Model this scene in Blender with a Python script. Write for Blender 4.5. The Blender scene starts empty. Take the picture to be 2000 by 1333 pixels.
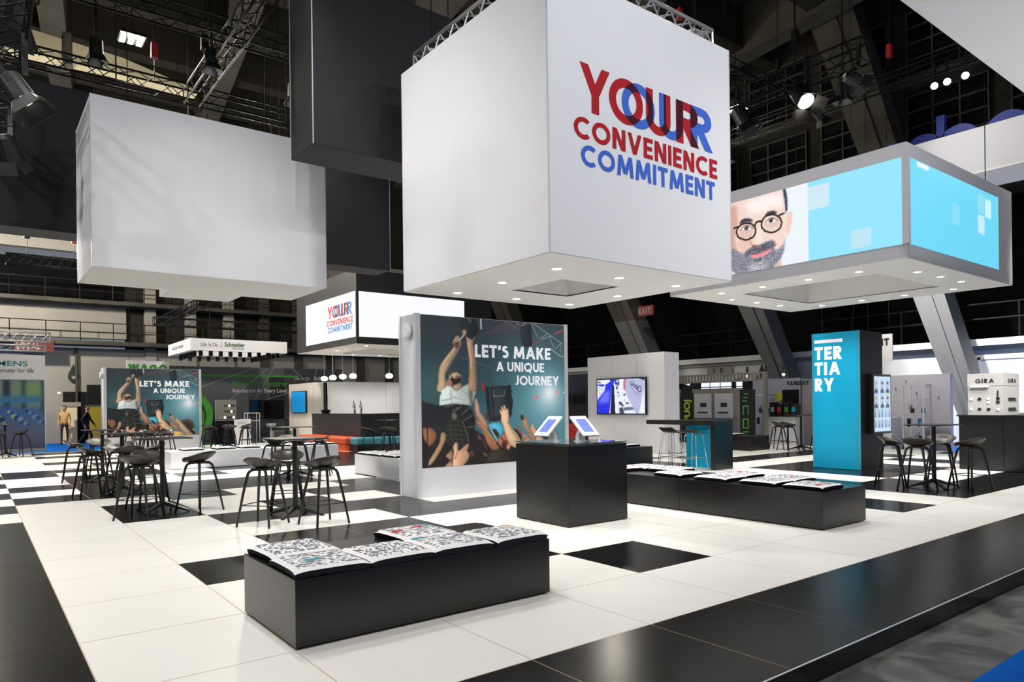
import bpy, bmesh, math, random
import numpy as np
from mathutils import Vector, Matrix

random.seed(7)
SC = bpy.context.scene
COL = SC.collection

# ------------------------------------------------------------------ camera
cam = bpy.data.cameras.new('camera')
camo = bpy.data.objects.new('camera', cam)
COL.objects.link(camo)
YAW, ROLL = 0.6556, -0.012
fw = Vector((math.sin(YAW), math.cos(YAW), 0))
rt = Vector((math.cos(YAW), -math.sin(YAW), 0))
upv = Vector((0, 0, 1))
r3 = rt * math.cos(ROLL) + upv * math.sin(ROLL)
u3 = upv * math.cos(ROLL) - rt * math.sin(ROLL)
camo.matrix_world = Matrix(((r3.x, u3.x, -fw.x, -0.5145), (r3.y, u3.y, -fw.y, -5.110), (r3.z, u3.z, -fw.z, 1.4541), (0, 0, 0, 1)))
cam.sensor_width = 36
cam.lens = 1372.72 / 2000 * 36
cam.shift_y = (790.457 - 666.5) / 2000
cam.clip_end = 200
SC.camera = camo

# ------------------------------------------------------------------ world, exposure
w = bpy.data.worlds.new('world')
SC.world = w
w.use_nodes = True
w.node_tree.nodes['Background'].inputs[0].default_value = (0.80, 0.88, 1.0, 1)
w.node_tree.nodes['Background'].inputs[1].default_value = 0.20
SC.view_settings.view_transform = 'Standard'
SC.view_settings.look = 'None'
SC.view_settings.gamma = 1
SC.view_settings.exposure = 0.0
SC.cycles.max_bounces = 5
SC.cycles.adaptive_threshold = 0.04
SC.cycles.diffuse_bounces = 3
SC.cycles.glossy_bounces = 3
SC.cycles.transmission_bounces = 4
SC.cycles.caustics_reflective = False
SC.cycles.caustics_refractive = False
KEY = 1.0       # strength of the stand's downlights and truss spotlights
KF, KD = 1.0, 0.475   # added front spotlights, added spotlights over the floor

# ------------------------------------------------------------------ materials
def lin(c):
    return tuple((v / 255 / 12.92 if v / 255 <= 0.04045 else ((v / 255 + 0.055) / 1.055) ** 2.4) for v in c)

MATS = {}
def mat(name, rgb, rough=0.5, spec=0.5, metal=0.0, emit=0.0, var=0.0, scale=3.0, bump=0.0, bscale=40.0, coat=0.0):
    """procedural principled material; rgb in display values 0..255"""
    if name in MATS:
        return MATS[name]
    m = bpy.data.materials.new(name)
    m.use_nodes = True
    nt = m.node_tree
    b = nt.nodes['Principled BSDF']
    c = lin(rgb)
    b.inputs['Roughness'].default_value = rough
    b.inputs['Specular IOR Level'].default_value = spec
    b.inputs['Metallic'].default_value = metal
    b.inputs['Coat Weight'].default_value = coat
    tc = nt.nodes.new('ShaderNodeTexCoord')
    if var > 0:
        n = nt.nodes.new('ShaderNodeTexNoise')
        n.inputs['Scale'].default_value = scale
        n.inputs['Detail'].default_value = 5
        nt.links.new(tc.outputs['Object'], n.inputs['Vector'])
        r = nt.nodes.new('ShaderNodeValToRGB')
        r.color_ramp.elements[0].position = 0.3
        r.color_ramp.elements[1].position = 0.7
        r.color_ramp.elements[0].color = tuple(v * (1 - var) for v in c) + (1,)
        r.color_ramp.elements[1].color = tuple(min(1, v * (1 + var)) for v in c) + (1,)
        nt.links.new(n.outputs['Fac'], r.inputs['Fac'])
        nt.links.new(r.outputs['Color'], b.inputs['Base Color'])
    else:
        b.inputs['Base Color'].default_value = c + (1,)
    if bump > 0:
        n2 = nt.nodes.new('ShaderNodeTexNoise')
        n2.inputs['Scale'].default_value = bscale
        nt.links.new(tc.outputs['Object'], n2.inputs['Vector'])
        bp = nt.nodes.new('ShaderNodeBump')
        bp.inputs['Strength'].default_value = bump
        bp.inputs['Distance'].default_value = 0.01
        nt.links.new(n2.outputs['Fac'], bp.inputs['Height'])
        nt.links.new(bp.outputs['Normal'], b.inputs['Normal'])
    if emit > 0:
        b.inputs['Emission Color'].default_value = c + (1,)
        b.inputs['Emission Strength'].default_value = emit
    MATS[name] = m
    return m

def mat_print(name, emit, diffuse=1.0, rough=0.5):
    """flat print or screen: colours come from the mesh's own colour attribute"""
    if name in MATS:
        return MATS[name]
    m = bpy.data.materials.new(name)
    m.use_nodes = True
    nt = m.node_tree
    b = nt.nodes['Principled BSDF']
    a = nt.nodes.new('ShaderNodeVertexColor')
    a.layer_name = 'print'
    b.inputs['Roughness'].default_value = rough
    b.inputs['Specular IOR Level'].default_value = 0.3
    mx = nt.nodes.new('ShaderNodeVectorMath')
    mx.operation = 'SCALE'
    mx.inputs['Scale'].default_value = diffuse
    nt.links.new(a.outputs['Color'], mx.inputs[0])
    nt.links.new(mx.outputs[0], b.inputs['Base Color'])
    nt.links.new(a.outputs['Color'], b.inputs['Emission Color'])
    b.inputs['Emission Strength'].default_value = emit
    MATS[name] = m
    return m

M_WTILE = mat('white_tile', (240, 238, 233), 0.42, 0.35, var=0.015, scale=1.5)
M_DTILE = mat('dark_tile', (27, 27, 28), 0.22, 0.12, var=0.05, scale=2.0)
M_JOINT = mat('tile_joint', (196, 178, 156), 0.9)
M_BLACK = mat('black_laminate', (16, 16, 17), 0.28, 0.6, var=0.03, scale=4)
M_BLACKM = mat('black_metal', (26, 26, 27), 0.42, 0.5)
M_SEAT = mat('black_shell', (60, 56, 50), 0.34, 0.6)
M_FABRIC = mat('white_fabric', (236, 236, 240), 0.85, 0.2, var=0.012, scale=0.6)
M_FABRICW = mat('white_underside', (252, 251, 248), 0.8, 0.2)
M_DFAB = mat('charcoal_fabric', (36, 38, 40), 0.55, 0.35, var=0.04, scale=0.5)
M_WLAM = mat('white_laminate', (232, 232, 236), 0.45, 0.4, var=0.01)
M_ALU = mat('aluminium', (225, 226, 232), 0.35, 0.5, metal=0.35)
M_TRUSS = mat('black_truss', (20, 20, 21), 0.5, 0.2)
M_STRUSS = mat('silver_truss', (205, 205, 205), 0.35, 0.5, metal=0.7)
M_CHROME = mat('chrome', (225, 228, 232), 0.12, 0.5, metal=1.0)
M_BLUE = mat('sky_blue_panel', (0, 182, 230), 0.4, 0.4, var=0.02)
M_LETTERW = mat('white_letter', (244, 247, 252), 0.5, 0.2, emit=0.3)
M_PANEL = mat('panel_grey', (224, 225, 231), 0.5, 0.3)
M_CONC = mat('dark_concrete', (74, 71, 64), 0.85, 0.2, var=0.22, scale=0.7, bump=0.3, bscale=8)
M_CONCD = mat('brown_concrete', (46, 43, 37), 0.9, 0.15, var=0.25, scale=0.5, bump=0.2, bscale=6)
M_CONCL = mat('pale_concrete', (150, 146, 138), 0.85, 0.2, var=0.08, scale=0.6)
M_COLP = mat('painted_column', (98, 98, 100), 0.8, 0.2, var=0.06, scale=1.0)
M_BEAM = mat('beige_concrete', (196, 186, 156), 0.85, 0.2, var=0.12, scale=1.0)
M_WALLW = mat('white_painted_wall', (205, 208, 206), 0.8, 0.2, var=0.05, scale=1.2, bump=0.3, bscale=25)
M_HALLF = mat('hall_floor', (92, 92, 89), 0.5, 0.4, var=0.55, scale=2.2, bump=0.15, bscale=10)
for n_ in M_HALLF.node_tree.nodes:      # trodden concrete: strong light and dark patches
    if n_.type == 'VALTORGB': n_.color_ramp.elements[0].position = .40; n_.color_ramp.elements[1].position = .62
    if n_.type == 'TEX_NOISE' and n_.inputs['Detail'].default_value == 5: n_.inputs['Detail'].default_value = 9; n_.inputs['Distortion'].default_value = 1.2
M_CARPET = mat('blue_carpet', (6, 88, 178), 0.95, 0.1, var=0.06, scale=30, bump=0.3, bscale=200)
M_VOID = mat('gallery_black', (5, 5, 6), 0.8, 0.1)
M_DARK = mat('near_black', (12, 12, 13), 0.6, 0.3)
M_GLASSD = mat('dark_glass', (16, 17, 22), 0.08, 0.6)
M_GREYF = mat('grey_fascia', (186, 186, 190), 0.4, 0.4, metal=0.15)
M_RED = mat('signal_red', (190, 30, 34), 0.5)
M_LRED = mat('letter_red', (178, 30, 42), 0.6, 0.2)
M_LBLUE = mat('letter_blue', (66, 108, 208), 0.6, 0.2)
M_LMIX = mat('letter_maroon', (66, 12, 30), 0.6, 0.2)
M_GREEN = mat('leaf_green', (62, 150, 40), 0.5)
M_LAMP = mat('lamp_glow', (255, 244, 224), 0.5, emit=7)
M_LAMPS = mat('lamp_soft', (255, 246, 230), 0.5, emit=5)

# ------------------------------------------------------------------ mesh helpers
class MB:
    def __init__(s):
        s.v = []; s.f = []
    def box(s, x0, x1, y0, y1, z0, z1):
        n = len(s.v)
        s.v += [(x0, y0, z0), (x1, y0, z0), (x1, y1, z0), (x0, y1, z0), (x0, y0, z1), (x1, y0, z1), (x1, y1, z1), (x0, y1, z1)]
        s.f += [tuple(n + i for i in q) for q in ((0, 3, 2, 1), (4, 5, 6, 7), (0, 1, 5, 4), (1, 2, 6, 5), (2, 3, 7, 6), (3, 0, 4, 7))]
        return s
    def tube(s, pts, rad, n=8, cap=True):
        pts = [Vector(p) for p in pts]
        rads = rad if isinstance(rad, (list, tuple)) else [rad] * len(pts)
        base = len(s.v)
        prev = None
        for i, p in enumerate(pts):
            d = (pts[min(i + 1, len(pts) - 1)] - pts[max(i - 1, 0)]).normalized()
            if prev is None:
                a = Vector((0, 0, 1)) if abs(d.z) < 0.9 else Vector((1, 0, 0))
                u = d.cross(a).normalized()
            else:
                u = (prev - d * prev.dot(d)).normalized()
            prev = u
            q = d.cross(u)
            for k in range(n):
                t = 2 * math.pi * (k + 0.5) / n
                s.v.append(tuple(p + (u * math.cos(t) + q * math.sin(t)) * rads[i]))
        for i in range(len(pts) - 1):
            for k in range(n):
                a = base + i * n + k; b = base + i * n + (k + 1) % n
                s.f.append((a, b, b + n, a + n))
        if cap:
            s.f.append(tuple(base + k for k in range(n))[::-1])
            s.f.append(tuple(base + (len(pts) - 1) * n + k for k in range(n)))
        return s
    def prism(s, pts, z0, z1):
        n = len(s.v); k = len(pts)
        s.v += [(x, y, z0) for x, y in pts] + [(x, y, z1) for x, y in pts]
        s.f.append(tuple(n + i for i in range(k))[::-1]); s.f.append(tuple(n + k + i for i in range(k)))
        for i in range(k):
            j = (i + 1) % k
            s.f.append((n + i, n + j, n + k + j, n + k + i))
        return s
    def lathe(s, prof, n=16, c=(0, 0, 0)):
        b = len(s.v)
        for r, z in prof:
            for k in range(n):
                t = 2 * math.pi * k / n
                s.v.append((c[0] + r * math.cos(t), c[1] + r * math.sin(t), c[2] + z))
        for i in range(len(prof) - 1):
            for k in range(n):
                a = b + i * n + k; d = b + i * n + (k + 1) % n
                s.f.append((a, d, d + n, a + n))
        s.f.append(tuple(b + k for k in range(n))[::-1]); s.f.append(tuple(b + (len(prof) - 1) * n + k for k in range(n)))
        return s
    def quad(s, a, b, c, d):
        n = len(s.v); s.v += [tuple(a), tuple(b), tuple(c), tuple(d)]; s.f.append((n, n + 1, n + 2, n + 3)); return s
    def hexa(s, p):
        """8 corners: bottom 4 then top 4"""
        n = len(s.v); s.v += [tuple(q) for q in p]
        s.f += [tuple(n + i for i in q) for q in ((0, 3, 2, 1), (4, 5, 6, 7), (0, 1, 5, 4), (1, 2, 6, 5), (2, 3, 7, 6), (3, 0, 4, 7))]
        return s
    def mesh(s, name, off=(0, 0, 0)):
        me = bpy.data.meshes.new(name)
        me.from_pydata([(x - off[0], y - off[1], z - off[2]) for x, y, z in s.v], [], s.f)
        me.update()
        return me

def link(name, me, m, parent=None, loc=(0, 0, 0), smooth=False, bevel=0.0):
    o = bpy.data.objects.new(name, me)
    COL.objects.link(o)
    if m is not None and len(me.materials) == 0:
        me.materials.append(m)
    o.location = loc
    if parent is not None:
        o.parent = parent
    if smooth:
        for p in me.polygons:
            p.use_smooth = True
    if bevel:
        b = o.modifiers.new('bevel', 'BEVEL'); b.width = bevel; b.segments = 2; b.limit_method = 'ANGLE'
    return o

def tag(o, label=None, cat=None, group=None, kind=None):
    if label: o['label'] = label
    if cat: o['category'] = cat
    if group: o['group'] = group
    if kind: o['kind'] = kind
    return o

def thing(name, label, cat, loc, group=None, rz=0.0):
    o = bpy.data.objects.new(name, None)
    o.empty_display_size = 0.1
    COL.objects.link(o)
    o.location = loc
    o.rotation_euler = (0, 0, rz)
    return tag(o, label, cat, group)

def part(name, mb, m, th, smooth=False, bevel=0.0, parent=None):
    """mesh given in world axes, hung under the (unrotated) thing"""
    off = th.location
    return link(name, mb.mesh(name, off), m, parent or th, (0, 0, 0), smooth, bevel)

def box_part(name, th, m, x0, x1, y0, y1, z0, z1, bevel=0.0, parent=None):
    return part(name, MB().box(x0, x1, y0, y1, z0, z1), m, th, bevel=bevel, parent=parent)

def structure(name, mb, m, smooth=False):
    return tag(link(name, mb.mesh(name), m, smooth=smooth), kind='structure')

def copy_tree(o, parent=None):
    c = o.copy(); COL.objects.link(c)
    if parent is not None: c.parent = parent
    for ch in o.children: copy_tree(ch, c)
    return c

# a flat 2-D drawing put on a plane: origin, unit vectors u and v
def flat(name, v2, f2, org, u, v, m, th, off=0.004, parent=None, mats=None, mi=None):
    org = Vector(org); u = Vector(u); v = Vector(v); n = u.cross(v).normalized()
    base = th.location
    me = bpy.data.meshes.new(name)
    me.from_pydata([tuple(org + u * a + v * b + n * off - Vector(base)) for a, b in v2], [], f2)
    me.update()
    if mats:
        for k in mats: me.materials.append(k)
        for p, i in zip(me.polygons, mi): p.material_index = i
    return link(name, me, m, parent or th)

# ------------------------------------------------------------------ stroke lettering
def _rect(x0, y0, x1, y1):
    return [(x0, y0), (x1, y0), (x1, y1), (x0, y1)]
def _dia(x0, y0, x1, y1, t):
    L = math.hypot(x1 - x0, y1 - y0); hw = t / 2 * L / abs(y1 - y0)
    return [(x0 - hw, y0), (x0 + hw, y0), (x1 + hw, y1), (x1 - hw, y1)]
def _arc(cx, cy, rx, ry, a0, a1, t, n=20):
    out = []
    for i in range(n):
        a = math.radians(a0 + (a1 - a0) * i / n); b = math.radians(a0 + (a1 - a0) * (i + 1) / n)
        out.append([(cx + (rx - t) * math.cos(a), cy + (ry - t) * math.sin(a)), (cx + rx * math.cos(a), cy + ry * math.sin(a)),
                    (cx + rx * math.cos(b), cy + ry * math.sin(b)), (cx + (rx - t) * math.cos(b), cy + (ry - t) * math.sin(b))])
    return out
def glyph(ch, t):
    h = t / 2
    if ch == 'A':
        W = .92; return W, [_dia(h * 1.1, 0, W / 2, 1, t), _dia(W - h * 1.1, 0, W / 2, 1, t), _rect(.24, .22, W - .24, .22 + t * .9)]
    if ch == 'C':
        return .84, _arc(.5, .5, .5, .5, 48, 312, t, 28)
    if ch == 'E':
        W = .56; return W, [_rect(0, 0, t, 1), _rect(0, 0, W, t), _rect(0, 1 - t, W, 1), _rect(0, .5 - h, W * .92, .5 + h)]
    if ch == 'I':
        return t, [_rect(0, 0, t, 1)]
    if ch == 'J':
        W = .42; return W, [_rect(W - t, .24, W, 1)] + _arc(W - .32, .32, .32, .32, -100, 0, t, 14)
    if ch == 'K':
        W = .72; return W, [_rect(0, 0, t, 1), _dia(t * .9, .36, W - h * 1.3, 1, t), _dia(.3, .6, W - h * 1.1, 0, t)]
    if ch == 'L':
        W = .5; return W, [_rect(0, 0, t, 1), _rect(0, 0, W, t)]
    if ch == 'M':
        W = 1.02; return W, [_dia(h, 0, .2, 1, t), _dia(W - h, 0, W - .2, 1, t), _dia(.2, 1, W / 2, .12, t), _dia(W - .2, 1, W / 2, .12, t)]
    if ch == 'N':
        W = .74; return W, [_rect(0, 0, t, 1), _rect(W - t, 0, W, 1), _dia(h * 1.2, 1, W - h * 1.2, 0, t)]
    if ch == 'O':
        return 1.0, _arc(.5, .5, .5, .5, 0, 360, t, 40)
    if ch == 'Q':
        return 1.0, _arc(.5, .5, .5, .5, 0, 360, t, 40) + [_dia(.56, .3, .82, -.14, t * .9)]
    if ch == 'R':
        W = .62; return W, [_rect(0, 0, t, 1), _rect(0, 1 - t, .34, 1), _rect(0, .42, .34, .42 + t), _dia(.26, .46, W - h * .9, 0, t)] + _arc(.32, .71, .29, .29, -90, 90, t, 18)
    if ch == 'S':
        return .6, _arc(.3, .735, .27, .265, 35, 270, t, 22) + _arc(.3, (.47 + t) / 2, .30, (.47 + t) / 2, -150, 90, t, 22)
    if ch == 'T':
        W = .66; return W, [_rect(W / 2 - h, 0, W / 2 + h, 1), _rect(0, 1 - t, W, 1)]
    if ch == 'U':
        W = .72; return W, [_rect(0, .36, t, 1), _rect(W - t, .36, W, 1)] + _arc(W / 2, .36, W / 2, .36, 180, 360, t, 24)
    if ch == 'V':
        W = .84; return W, [_dia(h * 1.1, 1, W / 2, 0, t), _dia(W - h * 1.1, 1, W / 2, 0, t)]
    if ch == 'Y':
        W = .82; return W, [_rect(W / 2 - h, 0, W / 2 + h, .46), _dia(h * 1.2, 1, W / 2, .4, t), _dia(W - h * 1.2, 1, W / 2, .4, t)]
    if ch == 'G':
        return .94, _arc(.5, .5, .5, .5, 45, 345, t, 30) + [_rect(.5, .38, .97, .38 + t), _rect(.97 - t, .15, .97, .38)]
    if ch == "'":
        return t * 1.1, [_dia(t * .45, .66, t * .7, 1, t)]
    if ch == 'X':
        W = .8; return W, [_dia(h * 1.2, 0, W - h * 1.2, 1, t), _dia(W - h * 1.2, 0, h * 1.2, 1, t)]
    if ch == 'B':
        W = .6; return W, [_rect(0, 0, t, 1)] + _arc(.3, .74, .26, .26, -90, 90, t) + _arc(.32, .27, .28, .27, -90, 90, t) + [_rect(0, 1 - t, .3, 1), _rect(0, .48, .3, .48 + t), _rect(0, 0, .32, t)]
    if ch == 'P':
        W = .58; return W, [_rect(0, 0, t, 1), _rect(0, 1 - t, .3, 1), _rect(0, .42, .3, .42 + t)] + _arc(.29, .71, .29, .29, -90, 90, t)
    if ch == 'D':
        W = .78; return W, [_rect(0, 0, t, 1), _rect(0, 0, .3, t), _rect(0, 1 - t, .3, 1)] + _arc(.28, .5, .5, .5, -90, 90, t, 24)
    if ch == 'W':
        W = 1.2; return W, [_dia(h, 1, .32, 0, t), _dia(.32, 0, .6, 1, t), _dia(.88, 0, .6, 1, t), _dia(W - h, 1, .88, 0, t)]
    if ch == 'S5' or ch == '5':
        return .55, _arc(.26, .3, .28, .3, -150, 120, t) + [_rect(.06, .5, .06 + t, 1), _rect(.06, 1 - t, .5, 1)]
    return .35, []
def text2d(s, x, y, hgt, t=.17, gap=.13, wscale=1.0):
    """polygons of a word; x,y = lower left, hgt = cap height; returns polys and width"""
    out = []; cx = 0.0
    for ch in s:
        if ch == ' ':
            cx += .34; continue
        wd, polys = glyph(ch, t)
        for p in polys:
            out.append([(x + (cx + a) * hgt * wscale, y + b * hgt) for a, b in p])
        cx += wd + gap
    return out, (cx - gap) * hgt * wscale
def word(s, x, y, hgt, width=None, t=.17, gap=.13):
    _, w0 = text2d(s, 0, 0, hgt, t, gap)
    ws = 1.0 if width is None else width / w0
    return text2d(s, x, y, hgt, t, gap, ws)[0]
def letters_on(name, s, x, y, hgt, width, t, gap, org, u, v, m, th, off=0.005, sc=(1, 1)):
    """a word with one object for each letter"""
    _, w0 = text2d(s, 0, 0, hgt, t, gap)
    k = hgt * (width / w0); cx = 0.0
    for ch in s:
        if ch == ' ':
            cx += .34; continue
        wd, polys = glyph(ch, t)
        P = [[((x + (cx + a) * k) * sc[0], (y + b * hgt) * sc[1]) for a, b in q] for q in polys]
        lettering(name, P, org, u, v, m, th, off)
        cx += wd + gap
def polys_mesh(polys):
    v = []; f = []
    for p in polys:
        n = len(v); v += p; f.append(tuple(range(n, n + len(p))))
    return v, f
def runs(polys, y):
    iv = []
    for P in polys:
        xs = []
        for i in range(len(P)):
            (x0, y0), (x1, y1) = P[i], P[(i + 1) % len(P)]
            if (y0 <= y < y1) or (y1 <= y < y0): xs.append(x0 + (y - y0) * (x1 - x0) / (y1 - y0))
        if len(xs) >= 2: iv.append((min(xs), max(xs)))
    iv.sort(); out = []
    for a, b in iv:
        if out and a <= out[-1][1] + 1e-6: out[-1] = (out[-1][0], max(out[-1][1], b))
        else: out.append((a, b))
    return out
def union_mesh(polys, rows=34):
    """one flat skin for overlapping strokes: trapezoids between scan lines"""
    ys = sorted({round(c[1], 5) for P in polys for c in P})
    lo, hi = ys[0], ys[-1]
    ys = sorted(set(ys) | {lo + (hi - lo) * i / rows for i in range(rows + 1)})
    V = []; F = []; e = (hi - lo) * 1e-4
    for y0, y1 in zip(ys[:-1], ys[1:]):
        if y1 - y0 < 3 * e: continue
        A = runs(polys, y0 + e); B = runs(polys, y1 - e)
        if len(A) != len(B): A = B = runs(polys, (y0 + y1) / 2)
        for (a, b), (c, d) in zip(A, B):
            n = len(V); V += [(a, y0), (b, y0), (d, y1), (c, y1)]; F.append((n, n + 1, n + 2, n + 3))
    return V, F
def lettering(name, polys, org, u, v, m, th, off=0.005, parent=None):
    a, b = union_mesh(polys)
    return flat(name, a, b, org, u, v, m, th, off, parent)

FONT = None
def font_text(name, s, size, org, u, v, m, th, off=0.005, bold=0.0, width=None, align='LEFT', parent=None, shear=0.0):
    """small print set in the built-in typeface, turned into a mesh"""
    cu = bpy.data.curves.new(name, 'FONT')
    cu.body = s; cu.size = size; cu.offset = bold; cu.align_x = align; cu.resolution_u = 3; cu.shear = shear
    ob = bpy.data.objects.new(name, cu); COL.objects.link(ob)
    dg = bpy.context.evaluated_depsgraph_get(); dg.update()
    me = bpy.data.meshes.new_from_object(ob.evaluated_get(dg))
    bpy.data.objects.remove(ob); bpy.data.curves.remove(cu)
    co = np.array([q.co[:] for q in me.vertices]) if len(me.vertices) else np.zeros((0, 3))
    if len(co) and width:
        k = width / max(1e-6, np.ptp(co[:, 0])); co[:, 0] *= k
    org = Vector(org); u = Vector(u); v = Vector(v); n = u.cross(v).normalized(); base = Vector(th.location)
    for q, c in zip(me.vertices, co):
        q.co = org + u * c[0] + v * c[1] + n * off - base
    me.materials.clear()
    return link(name, me, m, parent or th)

# ------------------------------------------------------------------ painted prints (colour per vertex)
def blur(a, r):
    if r < 1: return a
    k = np.exp(-np.linspace(-2, 2, 2 * r + 1) ** 2 / 2); k /= k.sum()
    p = np.pad(a, r, mode='edge')
    p = sum(k[i] * p[i:i + a.shape[0]] for i in range(2 * r + 1))
    return sum(k[i] * p[:, i:i + a.shape[1]] for i in range(2 * r + 1))
class Canvas:
    def __init__(s, wd, hg, nx):
        s.w, s.h, s.nx = wd, hg, nx; s.ny = int(round(nx * hg / wd))
        s.xx, s.yy = np.meshgrid(np.linspace(0, 1000, s.nx), np.linspace(0, 1000 * hg / wd, s.ny))
        s.a = np.zeros((s.ny, s.nx, 3)); s.k = hg / wd; s.sx = 1000 / s.nx; s.shade = 0.0; s.mott = 1.0
    def pts(s, l): return [(l[i], l[i + 1] * s.k) for i in range(0, len(l), 2)]
    def put(s, mask, c, alpha=1.0):
        s.a += (np.array(c, float) - s.a) * (mask * alpha)[..., None]
    def poly(s, l, c, b=1, raw=False):
        P = l if raw else s.pts(l); ins = np.zeros(s.xx.shape, bool); n = len(P)
        for i in range(n):
            x0, y0 = P[i]; x1, y1 = P[(i + 1) % n]
            if y0 == y1: continue
            cond = (s.yy < max(y0, y1)) & (s.yy >= min(y0, y1))
            ins ^= cond & (s.xx < x0 + (s.yy - y0) * (x1 - x0) / (y1 - y0))
        mk = blur(ins.astype(float), int(max(1, b)))
        if s.shade and ins.any():
            xs = [q[0] for q in P]; x0, x1 = min(xs), max(xs)
            f = 1 + s.shade * (.55 - (s.xx - x0) / (x1 - x0 + 1e-6)) * .8 - s.shade * (1 - np.clip(blur(ins.astype(float), 7) * 1.35 - .25, 0, 1)) * .7
            f = f * s.mott
            s.a += (np.array(c, float) * f[..., None] - s.a) * mk[..., None]
        else:
            s.put(mk, c)
    def line(s, l, c, wd):
        P = s.pts(l); d = np.full(s.xx.shape, 1e9)
        for (x0, y0), (x1, y1) in zip(P[:-1], P[1:]):
            L = (x1 - x0) ** 2 + (y1 - y0) ** 2 + 1e-9
            t = np.clip(((s.xx - x0) * (x1 - x0) + (s.yy - y0) * (y1 - y0)) / L, 0, 1)
            d = np.minimum(d, np.hypot(s.xx - x0 - t * (x1 - x0), s.yy - y0 - t * (y1 - y0)))
        s.put(np.clip((wd / 2 - d) / s.sx + .5, 0, 1), c)
    def glow(s, x, y, r, c, alpha=1.0, soft=1.0):
        d = np.hypot(s.xx - x, s.yy - y * s.k) / r
        s.put(np.exp(-d ** 2 * 1.2) if soft else (d < 1).astype(float), c, alpha)
    def spot(s, x, y, r, c):
        d = np.hypot(s.xx - x, s.yy - y * s.k)
        s.put(np.clip((r - d) / (s.sx * 1.5) + .5, 0, 1), c)
    def run(s, ops):
        for k, wd, c, p in ops:
            if k == 'p': s.poly(p, c, wd)
            elif k == 'l': s.line(p, c, wd)
            else: s.spot(p[0], p[1], wd, c)
    def mesh(s, name):
        nx, ny = s.nx, s.ny
        me = bpy.data.meshes.new(name)
        i = np.arange(nx * ny).reshape(ny, nx)
        q = np.stack([i[:-1, :-1], i[:-1, 1:], i[1:, 1:], i[1:, :-1]], -1).reshape(-1, 4)
        me.vertices.add(nx * ny)
        co = np.stack([s.xx.ravel() / 1000 * s.w, np.zeros(nx * ny), s.yy.ravel() / 1000 * s.w], -1)
        me.vertices.foreach_set('co', co.ravel())
        me.loops.add(q.size); me.loops.foreach_set('vertex_index', q.ravel())
        me.polygons.add(len(q)); me.polygons.foreach_set('loop_start', np.arange(len(q)) * 4); me.polygons.foreach_set('loop_total', np.full(len(q), 4))
        me.update(calc_edges=True)
        at = me.color_attributes.new('print', 'FLOAT_COLOR', 'POINT')
        c = np.clip(s.a, 0, 255).reshape(-1, 3) / 255
        c = np.where(c <= 0.04045, c / 12.92, ((c + 0.055) / 1.055) ** 2.4)
        at.data.foreach_set('color', np.concatenate([c, np.ones((len(c), 1))], 1).ravel().astype(np.float32))
        me.validate()
        return me
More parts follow.
